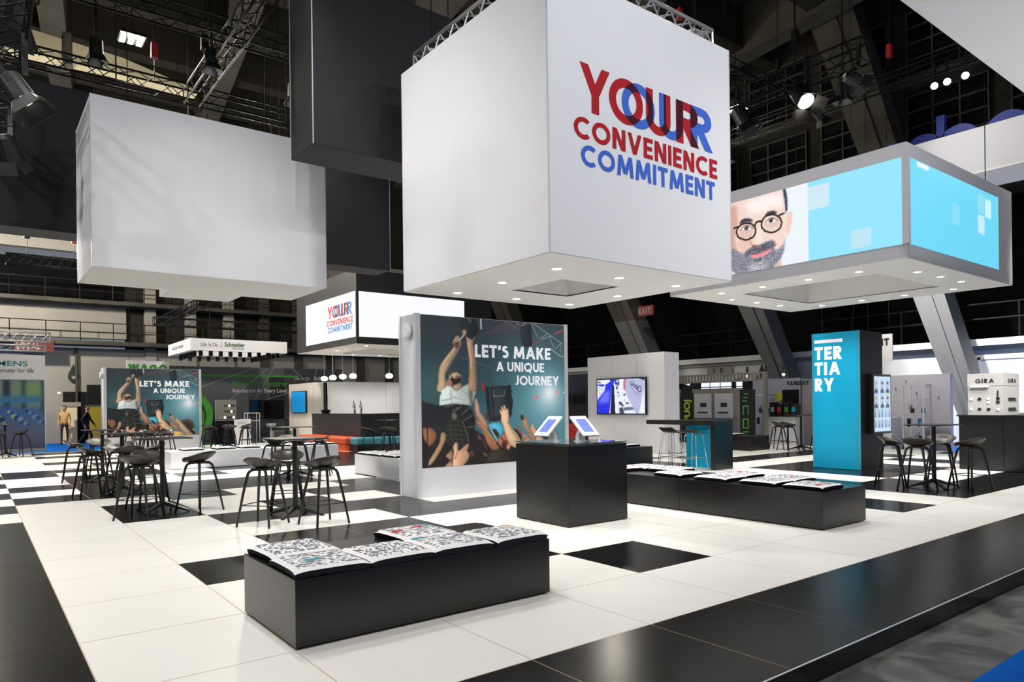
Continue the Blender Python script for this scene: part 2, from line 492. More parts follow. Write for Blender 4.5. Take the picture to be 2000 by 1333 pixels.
POSTER=[('l',9,(84,72,80),[400,894,573,993]),
('l',9,(84,72,80),[447,900,606,996]),
('l',9,(84,72,80),[493,906,638,998]),
('l',9,(84,72,80),[541,912,671,1000]),
('l',9,(84,72,80),[589,918,704,1003]),
('l',10,(70,78,84),[136,768,207,749]),
('l',9,(80,92,98),[251,731,472,660]),
('p',2,(40,48,52),[252,990,343,997,370,918,342,876,320,853,290,878,271,912,242,935]),
('p',1,(90,120,118),[291,996,330,996,315,965]),
('l',8,(228,236,240),[384,998,386,932]),
('l',6,(86,98,102),[552,997,778,881,998,761]),
('l',5,(150,160,160),[761,996,870,930,992,856]),
('l',4,(165,172,170),[744,995,795,895]),
('l',4,(165,172,170),[812,888,870,927]),
('l',4,(165,172,170),[882,911,917,830]),
('l',4,(165,172,170),[823,883,891,911]),
('l',4,(165,172,170),[971,855,977,794]),
('l',4,(165,172,170),[638,998,652,978]),
('l',4,(165,172,170),[671,968,710,1003]),
('l',4,(165,172,170),[929,820,977,866]),
('p',2,(44,50,56),[657,936,671,968,744,989,752,839,710,818,676,838]),
('l',7,(215,70,82),[929,931,998,963]),
('l',5,(165,60,72),[749,844,812,872]),
('l',4,(205,220,220),[899,813,971,766,998,761]),
('g',13,(235,120,140),[778,458]),
('g',14,(240,160,170),[940,493]),
('g',7,(215,240,248),[835,455]),
('g',8,(220,245,250),[998,492]),
('p',1,(205,62,62),[384,561,401,565,410,505,404,487,392,505]),
('p',1,(34,42,48),[414,530,590,544,595,457,604,441,591,325,566,299,435,287,427,329,414,433]),
('p',1,(48,58,64),[464,531,551,533,550,331,466,326]),
('l',6,(66,80,88),[438,525,453,329]),
('l',6,(112,122,126),[464,507,467,464,540,469,547,510]),
('p',3,(92,80,64),[787,219,820,246,886,245,936,192,944,124,925,75,846,145,806,182]),
('p',2,(52,46,42),[800,201,852,217,905,175,919,107,952,52,985,23,945,-2,872,64,839,137]),
('p',1,(205,165,140),[952,25,997,54,997,14,952,2]),
('p',1,(215,200,185),[925,98,979,28,972,19,919,84]),
('p',1,(198,158,128),[741,274,773,219,852,109,935,-4,845,0,786,103,728,221]),
('p',1,(180,135,108),[656,223,682,195,728,158,786,76,773,50,714,114,669,160]),
('p',1,(150,100,80),[624,264,650,250,676,169,714,150,675,160,643,206]),
('p',1,(186,140,112),[656,325,676,333,682,302,702,324,715,248,773,157,767,104,721,176,682,249]),
('p',1,(70,48,42),[656,325,675,333,681,293,663,294]),
('p',2,(228,188,110),[714,70,793,53,845,-7,714,-6]),
('p',2,(38,32,32),[0,274,125,240,318,251,419,175,577,135,675,76,697,-1,367,-7,-1,-1]),
('p',2,(36,36,40),[585,115,649,95,711,-6,534,-2,547,77]),
('p',1,(86,182,216),[435,267,450,280,508,280,534,253,537,221,510,175,471,224]),
('p',1,(48,38,40),[453,230,476,239,501,202,497,171,471,198]),
('l',5,(226,228,230),[434,265,489,149]),
('p',1,(198,150,124),[336,444,349,453,364,408,369,357,399,315,428,267,428,221,409,227,389,259,348,332,336,368]),
('l',5,(150,100,80),[336,439,341,368,394,258]),
('p',1,(110,74,60),[403,366,423,355,429,298,404,310]),
('p',1,(168,114,80),[289,404,318,368,348,311,409,248,460,173,505,108,499,79,450,89,414,144,388,228,343,281,318,333]),
('l',6,(205,150,115),[363,290,419,221,476,141]),
('p',2,(34,36,40),[1,438,33,422,111,406,201,420,289,405,321,368,342,306,334,251,318,180,288,131,248,103,195,102,124,151,55,243,0,265]),
('l',9,(78,82,88),[187,351,250,397]),
('l',9,(78,82,88),[249,342,294,381]),
('l',9,(78,82,88),[269,306,318,335]),
('l',9,(78,82,88),[144,397,196,406]),
('l',9,(78,82,88),[196,371,230,390]),
('l',9,(78,82,88),[288,253,328,261]),
('p',2,(44,46,44),[148,219,146,258,163,302,182,332,211,340,240,320,264,274,284,212,294,151,268,112,219,99,181,113,153,159]),
('g',17,(112,102,82),[203,332]),
('l',4,(74,76,68),[160,297,206,305,252,292]),
('l',5,(22,23,23),[172,301,168,279]),
('l',5,(22,23,23),[194,300,190,279]),
('l',5,(22,23,23),[217,300,213,278]),
('l',5,(22,23,23),[240,299,236,277]),
('l',4,(74,76,68),[149,266,206,274,265,261]),
('l',5,(22,23,23),[163,271,160,249]),
('l',5,(22,23,23),[192,270,188,248]),
('l',5,(22,23,23),[221,268,217,247]),
('l',5,(22,23,23),[250,267,246,245]),
('l',4,(74,76,68),[148,236,211,243,276,229]),
('l',5,(22,23,23),[164,240,160,218]),
('l',5,(22,23,23),[195,238,192,217]),
('l',5,(22,23,23),[227,237,223,215]),
('l',5,(22,23,23),[260,236,256,214]),
('l',4,(74,76,68),[151,205,217,212,284,197]),
('l',5,(22,23,23),[167,209,163,187]),
('l',5,(22,23,23),[200,207,196,186]),
('l',5,(22,23,23),[234,206,230,184]),
('l',5,(22,23,23),[267,204,263,182]),
('l',4,(74,76,68),[158,174,224,180,290,165]),
('l',5,(22,23,23),[175,178,171,156]),
('l',5,(22,23,23),[207,176,203,154]),
('l',5,(22,23,23),[240,174,236,152]),
('l',5,(22,23,23),[274,172,270,150]),
('l',4,(74,76,68),[172,142,229,149,288,134]),
('l',5,(22,23,23),[186,146,182,125]),
('l',5,(22,23,23),[215,145,211,123]),
('l',5,(22,23,23),[244,143,240,121]),
('l',5,(22,23,23),[273,141,269,119]),
('l',4,(120,116,100),[256,299,284,212,295,151]),
('p',2,(150,100,74),[5,264,62,258,91,222,91,192,59,143,36,141,13,187]),
('l',7,(40,28,26),[33,263,35,141]),
('p',2,(34,28,28),[0,226,14,186,36,132,27,69,-1,71]),
('p',1,(202,166,128),[113,201,119,225,138,230,149,205,144,170,115,107,82,55,54,18,34,12,41,44,78,105,110,162]),
('l',6,(150,108,80),[146,194,120,127,84,65]),
('p',1,(192,152,116),[145,69,186,117,191,47,171,39]),
('p',1,(186,148,120),[137,-1,181,45,191,0]),
('p',1,(208,164,134),[193,132,210,160,222,150,222,99,239,104,278,142,296,142,293,116,278,101,302,69,288,30,258,-1,190,-3,190,37,195,87]),
('l',5,(160,112,88),[222,145,222,95,205,46]),
('l',5,(165,118,92),[295,131,248,83]),
('l',6,(225,190,165),[205,146,202,76]),
('p',2,(120,80,66),[303,90,325,88,326,47,307,59]),
('p',2,(170,120,96),[383,79,419,64,421,46,398,58]),
('p',2,(150,108,84),[353,209,383,177,376,157,358,183]),
('l',4,(120,90,70),[388,177,414,98]),
('p',1,(170,108,84),[492,161,513,180,539,213,577,177,583,113,555,86,523,101,497,134]),
('l',6,(34,26,26),[513,175,529,156,555,144]),
('p',2,(58,44,40),[523,148,555,136,566,88,539,84,518,117]),
('g',14,(205,135,105),[566,106]),
('p',3,(54,50,44),[413,5,421,56,450,86,502,92,550,71,592,5]),
('p',2,(28,27,29),[569,59,593,118,637,115,698,53,686,-1,593,3]),
('p',2,(34,36,40),[596,240,631,223,660,184,667,138,631,153]),
('p',1,(214,176,142),[504,368,515,370,529,352,515,389,526,396,540,363,534,403,546,403,558,361,559,385,568,378,573,325,567,283,599,234,631,196,664,138,708,84,714,-1,688,27,624,91,577,119,545,200,534,253,518,295,517,332]),
('l',8,(170,130,100),[572,315,566,273,609,197,648,139]),
('l',9,(232,204,178),[532,316,540,263,572,199,599,150]),
('p',1,(204,214,212),[98,542,164,547,187,535,197,515,221,504,255,530,299,555,319,510,350,505,339,469,334,444,319,414,314,403,201,417,109,404,112,471,126,493,96,503]),
('l',7,(170,184,184),[182,505,187,421]),
('l',7,(170,184,184),[250,505,299,475]),
('l',7,(170,184,184),[192,461,269,440]),
('l',7,(170,184,184),[125,437,182,451]),
('p',3,(120,130,120),[299,535,324,505,319,414,309,409,296,475]),
('p',1,(190,160,132),[208,814,197,823,199,843,222,873,241,871,247,850,256,826,249,801,236,785,224,765,193,714,159,649,150,634,145,594,155,555,161,540,145,520,119,503,97,506,96,520,103,545,105,584,108,643,122,682,155,732,193,783,205,804]),
('l',8,(222,196,168),[207,784,141,692,122,638]),
('l',8,(146,112,88),[236,780,174,669,150,624]),
('l',9,(160,126,100),[147,584,147,535]),
('p',2,(116,84,68),[209,824,222,838,241,828,232,789,213,793]),
('l',5,(210,178,150),[222,866,208,833]),
('l',5,(206,174,146),[234,867,229,835]),
('l',7,(216,226,232),[245,849,273,884]),
('g',14,(190,150,130),[275,901]),
('p',1,(184,150,122),[284,873,331,850,328,829,336,779,345,719,348,653,352,556,351,502,299,501,297,546,302,606,304,652,302,717,295,777,289,837]),
('l',9,(214,186,158),[298,828,315,728,317,657]),
('l',8,(140,104,80),[335,779,344,708,347,647,350,515]),
('l',3,(226,214,196),[330,847,340,870]),
('p',1,(196,162,136),[198,543,248,558,256,525,221,502,196,520]),
('p',1,(202,168,142),[173,614,192,634,216,643,241,630,250,605,253,565,240,551,211,541,187,543,175,555,170,585]),
('p',1,(92,76,66),[173,609,185,630,209,643,238,638,246,615,221,629,192,621,178,595]),
('p',2,(52,40,36),[179,582,192,599,207,587,224,604,246,595,251,565,232,553,207,544,183,550]),
('l',4,(215,185,165),[197,592,211,588,231,593]),
('g',18,(176,132,108),[173,556])]
FACE=[('p',2,(242,216,204),[298,933,464,1000,552,1025,710,1017,827,1008,839,883,851,758,843,650,843,517,835,333,823,208,802,92,770,25,730,-17,649,-25,548,-25,472,0,407,133,331,442,298,700]),
('p',6,(214,168,150),[298,933,411,967,480,967,492,708,464,483,484,325,456,200,387,225,319,492]),
('p',8,(252,240,236),[552,958,710,975,815,950,827,767,738,800,645,767,565,808]),
('p',2,(240,205,188),[847,650,875,692,887,658,883,533,863,400,847,383,843,517]),
('p',2,(50,56,76),[823,1008,843,1000,855,858,855,708,839,700,839,792,831,900]),
('p',3,(60,62,78),[278,858,310,1017,391,1042,415,992,335,900,310,708]),
('p',1,(236,190,160),[770,25,810,75,810,-17,770,-25]),
('p',3,(134,134,148),[331,442,464,350,500,292,540,267,556,300,593,325,621,342,645,317,677,333,706,358,754,358,774,300,758,250,778,217,823,275,839,358,827,192,802,92,762,8,726,-33,649,-33,520,-25,472,0,395,125]),
('p',5,(236,196,182),[492,575,589,508,593,358,548,308,524,283,496,317]),
('p',5,(244,216,204),[754,458,831,483,835,375,802,275,778,267,774,317,734,383]),
('p',3,(98,96,110),[540,275,593,325,633,333,694,350,754,350,770,292,734,258,653,225,569,217,544,225]),
('p',1,(236,152,156),[577,217,653,225,738,258,726,208,669,167,621,158,597,183]),
('l',3,(176,90,100),[569,225,653,208,738,258]),
('p',8,(176,174,184),[573,100,641,125,702,92,718,-17,581,-8]),
('p',3,(86,86,102),[601,158,669,150,661,117,617,125]),
('p',2,(58,54,70),[500,675,520,742,565,742,609,692,601,675,540,692]),
('p',2,(56,52,68),[690,708,718,758,758,758,782,717,774,700,726,700]),
('p',5,(226,190,180),[504,625,597,633,609,525,540,492,504,550]),
('p',5,(228,194,184),[690,633,798,650,802,533,734,517,698,567]),
('p',1,(250,246,246),[520,600,544,633,573,625,597,583,569,575,536,583]),
('p',1,(250,246,246),[702,625,726,658,754,650,778,608,750,592,718,600]),
('g',17,(96,80,96),[556,608]),
('g',8,(36,30,40),[556,608]),
('g',4,(250,250,250),[552,625]),
('g',17,(96,80,96),[738,633]),
('g',8,(36,30,40),[738,633]),
('g',4,(250,250,250),[734,650]),
('l',4,(84,52,60),[512,592,540,642,573,633,605,575]),
('l',4,(84,52,60),[698,617,722,658,758,658,786,608]),
('l',6,(222,176,160),[629,617,613,500,593,375]),
('p',2,(150,84,76),[593,367,621,342,653,308,633,317,597,342]),
('p',8,(252,236,228),[641,567,665,558,669,400,649,367,633,433]),
('l',5,(190,140,130),[589,508,581,442,589,358]),
('l',4,(196,150,140),[734,383,762,333,770,292]),
('l',12,(46,32,32),[625,567,625,542,625,517,621,500,613,475,601,458,585,450,573,442,556,442,540,450,524,467,508,483,496,500,488,525,484,550,480,575,480,600,488,625,496,642,508,658,520,667,536,675,552,675,569,667,585,658,597,642,609,617,617,592,625,567]),
('l',12,(46,32,32),[810,592,815,567,810,542,806,517,798,492,786,483,770,467,758,467,742,467,726,475,710,492,694,508,685,533,673,558,669,583,669,608,669,642,677,658,685,683,698,700,710,708,726,708,742,708,758,700,774,683,786,667,798,642,806,617,810,592]),
('l',13,(46,32,32),[621,617,629,650,657,658,673,642]),
('l',12,(46,32,32),[798,675,831,683]),
('l',12,(46,32,32),[460,642,488,650]),
('l',6,(150,160,170),[831,683,855,675])]
TVPIC=[('p',1,(44,52,226),[275,1015,403,1013,345,834,260,-6,-7,-5,-1,373,172,697,188,850,101,874,-1,869,-1,839,122,795,202,869,289,942]),
('p',1,(44,52,226),[188,850,345,863,314,519,-5,334,25,450,157,659]),
('p',8,(112,118,250),[172,658,287,673,255,329,9,286,99,545]),
('p',1,(34,36,56),[339,834,368,847,391,-7,281,-6,314,519]),
('l',4,(130,150,150),[316,730,260,4]),
('p',2,(58,70,150),[389,1004,480,1004,479,819,381,851]),
('p',2,(225,232,245),[417,974,466,981,459,915,416,907]),
('p',2,(200,120,142),[571,1013,627,1009,616,624,569,720]),
('p',1,(182,188,222),[627,1006,859,1005,993,940,987,704,876,-4,822,-4,623,557]),
('p',1,(28,34,30),[859,1005,1000,1005,999,935]),
('p',2,(64,72,92),[415,802,444,811,450,696,415,707]),
('p',2,(64,72,92),[428,640,477,619,456,572]),
('p',2,(64,72,92),[434,525,490,533,476,496]),
('p',2,(64,72,92),[567,559,616,567,608,520,567,512]),
('p',2,(64,72,92),[464,344,523,333,575,219,550,200,474,268]),
('p',2,(64,72,92),[473,154,550,181,580,-3,486,-2]),
('p',2,(64,72,92),[614,322,689,311,675,274,613,275]),
('p',2,(64,72,92),[580,398,600,388,600,360]),
('p',2,(96,112,136),[564,172,750,188,790,113,570,77]),
('p',3,(60,50,80),[7,956,76,943,72,894,14,917]),
('p',3,(200,225,225),[-2,791,100,777,158,746,100,661,-2,664]),
('p',2,(230,130,120),[45,624,70,623,62,546,44,566]),
('l',7,(28,30,70),[731,841,728,836,724,833,720,832,715,834,712,838,708,844,705,851,704,860,703,870,703,880,704,889,706,898,709,905,712,911,716,914,720,915,725,914,729,911,732,905]),
('l',7,(28,30,70),[768,820,765,809,761,800,756,795,751,793,745,794,740,799,736,807,733,818,731,830,731,842,733,854,736,864,741,871,746,876,751,877,757,874,762,868,766,859,768,848]),
('l',6,(28,30,70),[735,834,768,825]),
('l',8,(28,30,70),[781,941,777,759]),
('l',8,(28,30,70),[814,790,813,776,810,765,805,756,800,750,794,749,789,753,784,761,780,772,778,785,779,798,781,811,784,822,789,829,795,832,801,831,806,825,810,815,813,803,814,790]),
('l',10,(28,30,70),[859,732,856,718,851,707,845,700,838,697,832,699,825,706,820,716,817,729,815,744,815,760,817,775,821,788,826,798,833,804,839,805,846,802,852,794,856,783,859,769]),
('l',8,(28,30,70),[819,755,860,737]),
('l',13,(28,30,70),[929,690,927,664,921,641,913,623,904,613,893,611,883,618,874,633,868,654,864,679,865,706,868,731,875,751,884,766,895,772,905,769,915,758,922,740,927,716,929,690]),
('l',3,(40,40,80),[700,790,815,621]),
('l',7,(180,50,70),[815,621,832,626,828,588,852,592,848,560,875,559,895,512]),
('l',3,(110,115,150),[747,647,894,419])]
# =================================================================== SETTING
# hall floor, carpets
structure('floor_hall', MB().box(-40, 26, -14, 36, -0.4, -0.125), M_HALLF)
structure('carpet_aisle_front', MB().box(-2, 40, -9.0, -3.56, -0.124, -0.118), M_CARPET)
structure('carpet_aisle_back', MB().box(-30, 26, 24.6, 34, -0.124, -0.116), M_CARPET)
structure('carpet_aisle_right', MB().box(21.2, 25.9, -3.0, 24.5, -0.124, -0.117), M_CARPET)

# raised platform with loose square tiles
PX0, PX1, PY0, PY1 = -3, 21, -3, 24
plat = structure('floor', MB().box(PX0, PX1, PY0 + 0.02, PY1, -0.122, -0.0018), M_JOINT)
part('platform_skirt', MB().box(PX0, PX1 + 0.02, PY0 - 0.012, PY0 + 0.019, -0.124, -0.0005), M_BLACK, plat)
part('platform_edge_strip', MB().box(PX0, PX1 + 0.02, PY0 - 0.014, PY0 - 0.004, -0.003, 0.001), M_ALU, plat)
dark = set()
for r in range(-3, 24):
    for c in range(-3, 21):
        if r == -3: dark.add((c, r))
        if c < 0 and (r < 6 or (r >= 6 and (r + c) % 2 == 0)): dark.add((c, r))
def D(c, *rows):
    for r in rows: dark.add((c, r))
D(0, 8, 10, 13, 14)
D(1, 1, 5, 6, 8, 9, 10, 11, 12, 14, 17, 20, 22)
D(2, 2, 4, 7, 8, 9, 12, 13, 16, 18, 20, 22)
D(3, 0, 2, 4, 5, 8, 9, 11, 15, 17, 19, 21)
D(4, -1, 3, 4, 6, 8, 9, 12, 14, 16, 19)
D(5, 3, 5, 6, 7, 10, 12, 13, 15, 17, 20)
D(6, 3, 8, 11, 12, 13, 14, 16, 18, 21)
D(7, 3, 5, 10, 11, 12, 13, 14, 15, 16, 17, 18)
D(8, 4, 6, 9, 11, 13, 14, 15, 16, 17, 18, 19)
D(9, -1, 5, 8, 10, 13, 14, 15)
D(10, 4, 7, 9, 11, 14)
D(11, -1, 0, 1, 5, 8, 12)
D(12, -1, 0, 5, 6, 9, 11)
D(13, -1, 1, 2, 3, 7, 10)
D(14, -1, 1, 2, 3, 5, 6, 9)
D(15, -1, 1, 2, 3, 5, 8)
D(16, -1, 3, 5, 9)
D(17, -1, 1, 2, 5, 10)
D(18, -1, 3, 5)
D(19, -1, 1, 5, 8)
D(20, -1, 2, 5)
G = 0.0038
tw = MB().box(G, 1 - G, G, 1 - G, -0.0018, 0).mesh('floor_tile_white'); tw.materials.append(M_WTILE)
td = MB().box(G, 1 - G, G, 1 - G, -0.0018, 0).mesh('floor_tile_dark'); td.materials.append(M_DTILE)
cells = []
for r in range(PY0, PY1):
    for c in range(PX0, PX1):
        d = Vector((c + .5 + .5145, r + .5 + 5.11, 0))
        dep = d.dot(fw)
        if dep < 0.3 or abs(d.dot(rt)) > dep * 0.8 + 1.2:
            continue
        cells.append((dep, c, r))
cells.sort()
far = {False: MB(), True: MB()}
for k, (dep, c, r) in enumerate(cells):
    isd = (c, r) in dark
    if (c, r) == (4, 1):     # a split tile, narrower part dark, the rest white
        link('floor_tile', MB().box(G, .44 - G, G, 1 - G, -0.0018, 0).mesh('floor_tile_split'), M_DTILE, plat, (c, r, 0))
        link('floor_tile', MB().box(.44 + G, 1 - G, G, 1 - G, -0.0018, 0).mesh('floor_tile_split'), M_WTILE, plat, (c, r, 0))
    elif k < 296:
        link('floor_tile', td if isd else tw, None, plat, (c, r, 0))
    else:
        far[isd].box(c + G, c + 1 - G, r + G, r + 1 - G, -0.0018, 0)
tag(part('far_white_tiles', far[False], M_WTILE, plat), kind='stuff')
tag(part('far_dark_tiles', far[True], M_DTILE, plat), kind='stuff')

# back wall of the hall (far left) with catwalks
WB = 34.0
wb = structure('wall_back', MB().box(-30, 28, WB, WB + .6, -.4, 4.4), M_CONCL)
part('wall_panel', MB().box(-30, 5.6, WB + .1, WB + .6, 4.9, 6.45), M_CONCL, wb)
part('wall_panel', MB().box(5.6, 28, WB + .3, WB + .6, 4.4, 8.6), M_CONCD, wb)
part('wall_panel', MB().box(-30, 28, WB + .5, WB + .7, 6.4, 8.6), M_VOID, wb)
part('wall_panel', MB().box(-30, 28, WB + .1, WB + .6, 9.0, 10.0), M_CONCL, wb)
part('wall_panel', MB().box(-30, 28, WB + .4, WB + .6, 10.0, 16), M_CONCD, wb)
for k in range(12):
    x = 6.4 + k * 1.9
    part('pilaster', MB().box(x, x + .5, WB - .12, WB + .2, -.1, 8.6), M_CONCL if k < 3 else M_CONC, wb)
for z in (4.5, 6.45):
    part('catwalk_slab', MB().box(-30, 27, WB - .9, WB + .3, z, z + .18), M_CONC, wb)
    for rz_ in (.6, 1.05):
        part('railing', MB().tube([(-30, WB - .85, z + rz_), (27, WB - .85, z + rz_)], .025, 5), M_TRUSS, wb)
    for k in range(30):
        part('railing_post', MB().tube([(-14 + k * 1.35, WB - .85, z + .18), (-14 + k * 1.35, WB - .85, z + 1.05)], .022, 5), M_TRUSS, wb)
part('doorway', MB().box(2.9, 3.9, WB - .02, WB + .05, -.1, 2.3), M_DARK, wb)
part('pipe', MB().tube([(3.45, WB - .15, -.1), (3.45, WB - .15, 4.4)], .06, 6), M_CONC, wb)

# right wall of the hall: white lower wall, ledge, dark gallery, window grids
WR = 26.0
wr = structure('wall_right', MB().box(WR, WR + .6, -16, 36, -.4, 3.05), M_WALLW)
part('wall_ledge', MB().box(WR - .25, WR + .5, -16, 36, 3.2, 3.42), M_WALLW, wr)
part('wall_ledge', MB().box(WR - .1, WR + .5, -16, 36, 3.05, 3.2), M_CONCL, wr)
part('gallery_back', MB().box(WR + 3, WR + 3.3, -16, 36, 3.3, 9.2), M_VOID, wr)
part('gallery_floor', MB().box(WR + .5, WR + 3, -16, 36, 3.2, 3.4), M_VOID, wr)
part('gallery_beam', MB().box(WR - .2, WR + .8, -16, 36, 8.2, 9.3), M_CONCD, wr)
part('wall_upper', MB().box(WR + .35, WR + .6, -16, 36, 9.3, 20), M_CONCD, wr)
for z in (9.9, 12.9):
    part('window_sill', MB().box(WR - .15, WR + .4, -16, 36, z - .35, z), M_CONC, wr)
    for k in range(10):
        y0 = -6 + k * 3.2
        part('window_pane', MB().box(WR + .28, WR + .33, y0, y0 + 2.6, z + .1, z + 2.4), M_GLASSD, wr)
        for j in range(5):
            part('window_bar', MB().box(WR + .2, WR + .27, y0, y0 + 2.6, z + .1 + j * .57, z + .15 + j * .57), M_CONC, wr)
        for j in range(4):
            part('window_bar', MB().box(WR + .2, WR + .27, y0 + j * .85, y0 + j * .85 + .05, z + .1, z + 2.4), M_CONC, wr)
for z in (4.1, 4.6):
    part('railing', MB().tube([(WR + .1, -10, z), (WR + .1, 30, z)], .03, 5), M_TRUSS, wr)
for k in range(22):
    part('railing_post', MB().tube([(WR + .1, -8 + k * 1.8, 3.42), (WR + .1, -8 + k * 1.8, 4.6)], .03, 5), M_TRUSS, wr)
part('wall_recess_frame', MB().box(WR - .03, WR + .1, -4, 3.95, 2.75, 2.83).box(WR - .03, WR + .1, 3.87, 3.95, .4, 2.83), M_WALLW, wr)

# leaning columns that carry the roof, wider towards the top
def lean_col(y_low, y_top, ztop, m, w0, w1, label):
    th = thing('leaning_column', label, 'column', (WR - 1.2, y_low, -.12), 'leaning concrete columns')
    x0, x1 = WR - 1.5, WR - .6
    a, b = w0 / 2, w1 / 2
    def sec(z0, z1, name, mm, xa, xb, fa, fb):
        def yy(z, f):
            t = (z + .12) / (ztop + .12); c = y_low + (y_top - y_low) * t
            return c + (w0 + (w1 - w0) * t) * f
        part(name, MB().hexa([(xa, yy(z0, fa), z0), (xb, yy(z0, fa), z0), (xb, yy(z0, fb), z0), (xa, yy(z0, fb), z0), (xa, yy(z1, fa), z1), (xb, yy(z1, fa), z1), (xb, yy(z1, fb), z1), (xa, yy(z1, fb), z1)]), mm, th)
    sec(-.12, 5.4, 'painted_shaft', m, x0, x1, -.5, .5)
    sec(5.4, ztop, 'raw_shaft', M_CONC, x0, x1, -.5, .5)
    sec(-.12, 5.4, 'edge_rib', m, x0 - .07, x0, -.12, .06)
    sec(5.4, ztop, 'edge_rib', M_CONC, x0 - .07, x0, -.12, .06)
    return th
lean_col(3.35, 8.5, 17, M_COLP, .65, 1.7, 'whitewashed leaning concrete column rising behind the grey switch display wall')
lean_col(9.2, 16.6, 17, M_COLP, .6, 2.0, 'grey leaning concrete column left of the blue pylon')
lean_col(15.4, 24.8, 17, M_COLP, .9, 2.2, 'dark grey leaning concrete column above the wall with the screen')
lean_col(24.5, 33.8, 17, M_COLP, .9, 2.0, 'farthest leaning concrete column behind the bar')

# roof: dark slab with concrete beams
ce = structure('ceiling', MB().box(-32, 30, -6, 36, 17, 17.4), M_CONCD)
for k in range(9):
    y = 4 + k * 3.6
    part('ceiling_beam', MB().box(-32, 30, y, y + .7, 15.4, 17), M_CONCD, ce)
for k in range(8):
    x = -20 + k * 6
    part('ceiling_beam', MB().hexa([(x, -2, 15.2), (x + .8, -2, 15.2), (x + 5.8, 36, 15.2), (x + 5, 36, 15.2), (x, -2, 17), (x + .8, -2, 17), (x + 5.8, 36, 17), (x + 5, 36, 17)]), M_CONC, ce)
# pale concrete tie beam, thick in the middle and thin towards its ends
th = thing('tie_beam', 'pale tapered concrete tie beam below the roof at upper left', 'beam', (0, 20, 12), None)
p = [(-6, 12.0), (-3, 12.55), (1, 12.75), (3.4, 12.6), (5.6, 12.15), (5.6, 12.02), (3, 12.1), (-6, 11.8)]
mb = MB(); n = len(p)
mb.v = [(x, 20, z) for x, z in p] + [(x, 20.5, z) for x, z in p]
mb.f = [tuple(range(n)), tuple(range(2 * n - 1, n - 1, -1))] + [(i, n + i, n + (i + 1) % n, (i + 1) % n) for i in range(n)]
part('beam_body', mb, M_BEAM, th)
for x in (0.2, 1.9):
    part('steel_collar', MB().box(x - .12, x + .12, 19.9, 20.6, 11.95, 12.9), M_CONC, th)

# =================================================================== HANGING BOXES
def hang_cables(th, pts, z0, z1=17.0, r=.008):
    for x, y in pts:
        part('cable', MB().tube([(x, y, z0), (x, y, z1)], r, 4), M_TRUSS, th)

def downlight(th, x, y, z, power, r=.055, spread=1.9):
    o = part('downlight_ring', MB().lathe([(r * 1.5, -.004), (r * 1.5, 0.006), (r, .006), (r, -.004)], 16, (x, y, z)), M_FABRICW, th)
    part('downlight_lens', MB().lathe([(r, -.006), (r, -.002)], 14, (x, y, z)), M_LAMP, th, parent=o)
    l = bpy.data.lights.new('downlight_lamp', 'SPOT')
    l.energy = power; l.spot_size = spread; l.spot_blend = .6; l.shadow_soft_size = r; l.color = (1, .96, .90)
    lo = bpy.data.objects.new('downlight_lamp', l); COL.objects.link(lo)
    lo.parent = th; lo.location = Vector((x, y, z - .02)) - Vector(th.location)

def truss_run(th, a, b, s, m, n, r=.024, rb=.011, name='chord', joined=True):
    """square truss between two points: four chords, zig-zag braces"""
    a = Vector(a); b = Vector(b); d = (b - a).normalized()
    side = d.cross(Vector((0, 0, 1))).normalized() * s / 2; upz = Vector((0, 0, 1)) * s / 2
    cs = [side + upz, -side + upz, -side - upz, side - upz]
    for c in cs:
        part(name, MB().tube([a + c, b + c], r, 8), m, th, smooth=True)
    jm = MB()
    for i in range(n):
        p0 = a + (b - a) * (i / n); p1 = a + (b - a) * ((i + 1) / n)
        for k in range(4):
            c0, c1 = cs[k], cs[(k + 1) % 4]
            if i % 2: c0, c1 = c1, c0
            mb = jm if joined else MB()
            mb.tube([p0 + c0, p1 + c1], rb, 5, cap=False)
            if not joined: part('brace', mb, m, th)
    for e in (a, b):
        for k in range(4): jm.tube([e + cs[k], e + cs[(k + 1) % 4]], rb * 1.4, 5)
    part('bracing', jm, m, th)

def open_bottom(th, x0, x1, y0, y1, z, hx0, hx1, hy0, hy1, t, dep, m, mwall):
    """underside slab with a square recess"""
    for q in ((x0, x1, y0, hy0), (x0, x1, hy1, y1), (x0, hx0, hy0, hy1), (hx1, x1, hy0, hy1)):
        box_part('underside_panel', th, m, *q, z, z + t)
    for q in ((hx0 - .02, hx0, hy0, hy1), (hx1, hx1 + .02, hy0, hy1), (hx0, hx1, hy0 - .02, hy0), (hx0, hx1, hy1, hy1 + .02)):
        box_part('recess_wall', th, mwall, *q, z + .001, z + dep)
    box_part('recess_lid', th, mwall, hx0 - .02, hx1 + .02, hy0 - .02, hy1 + .02, z + dep, z + dep + .02)

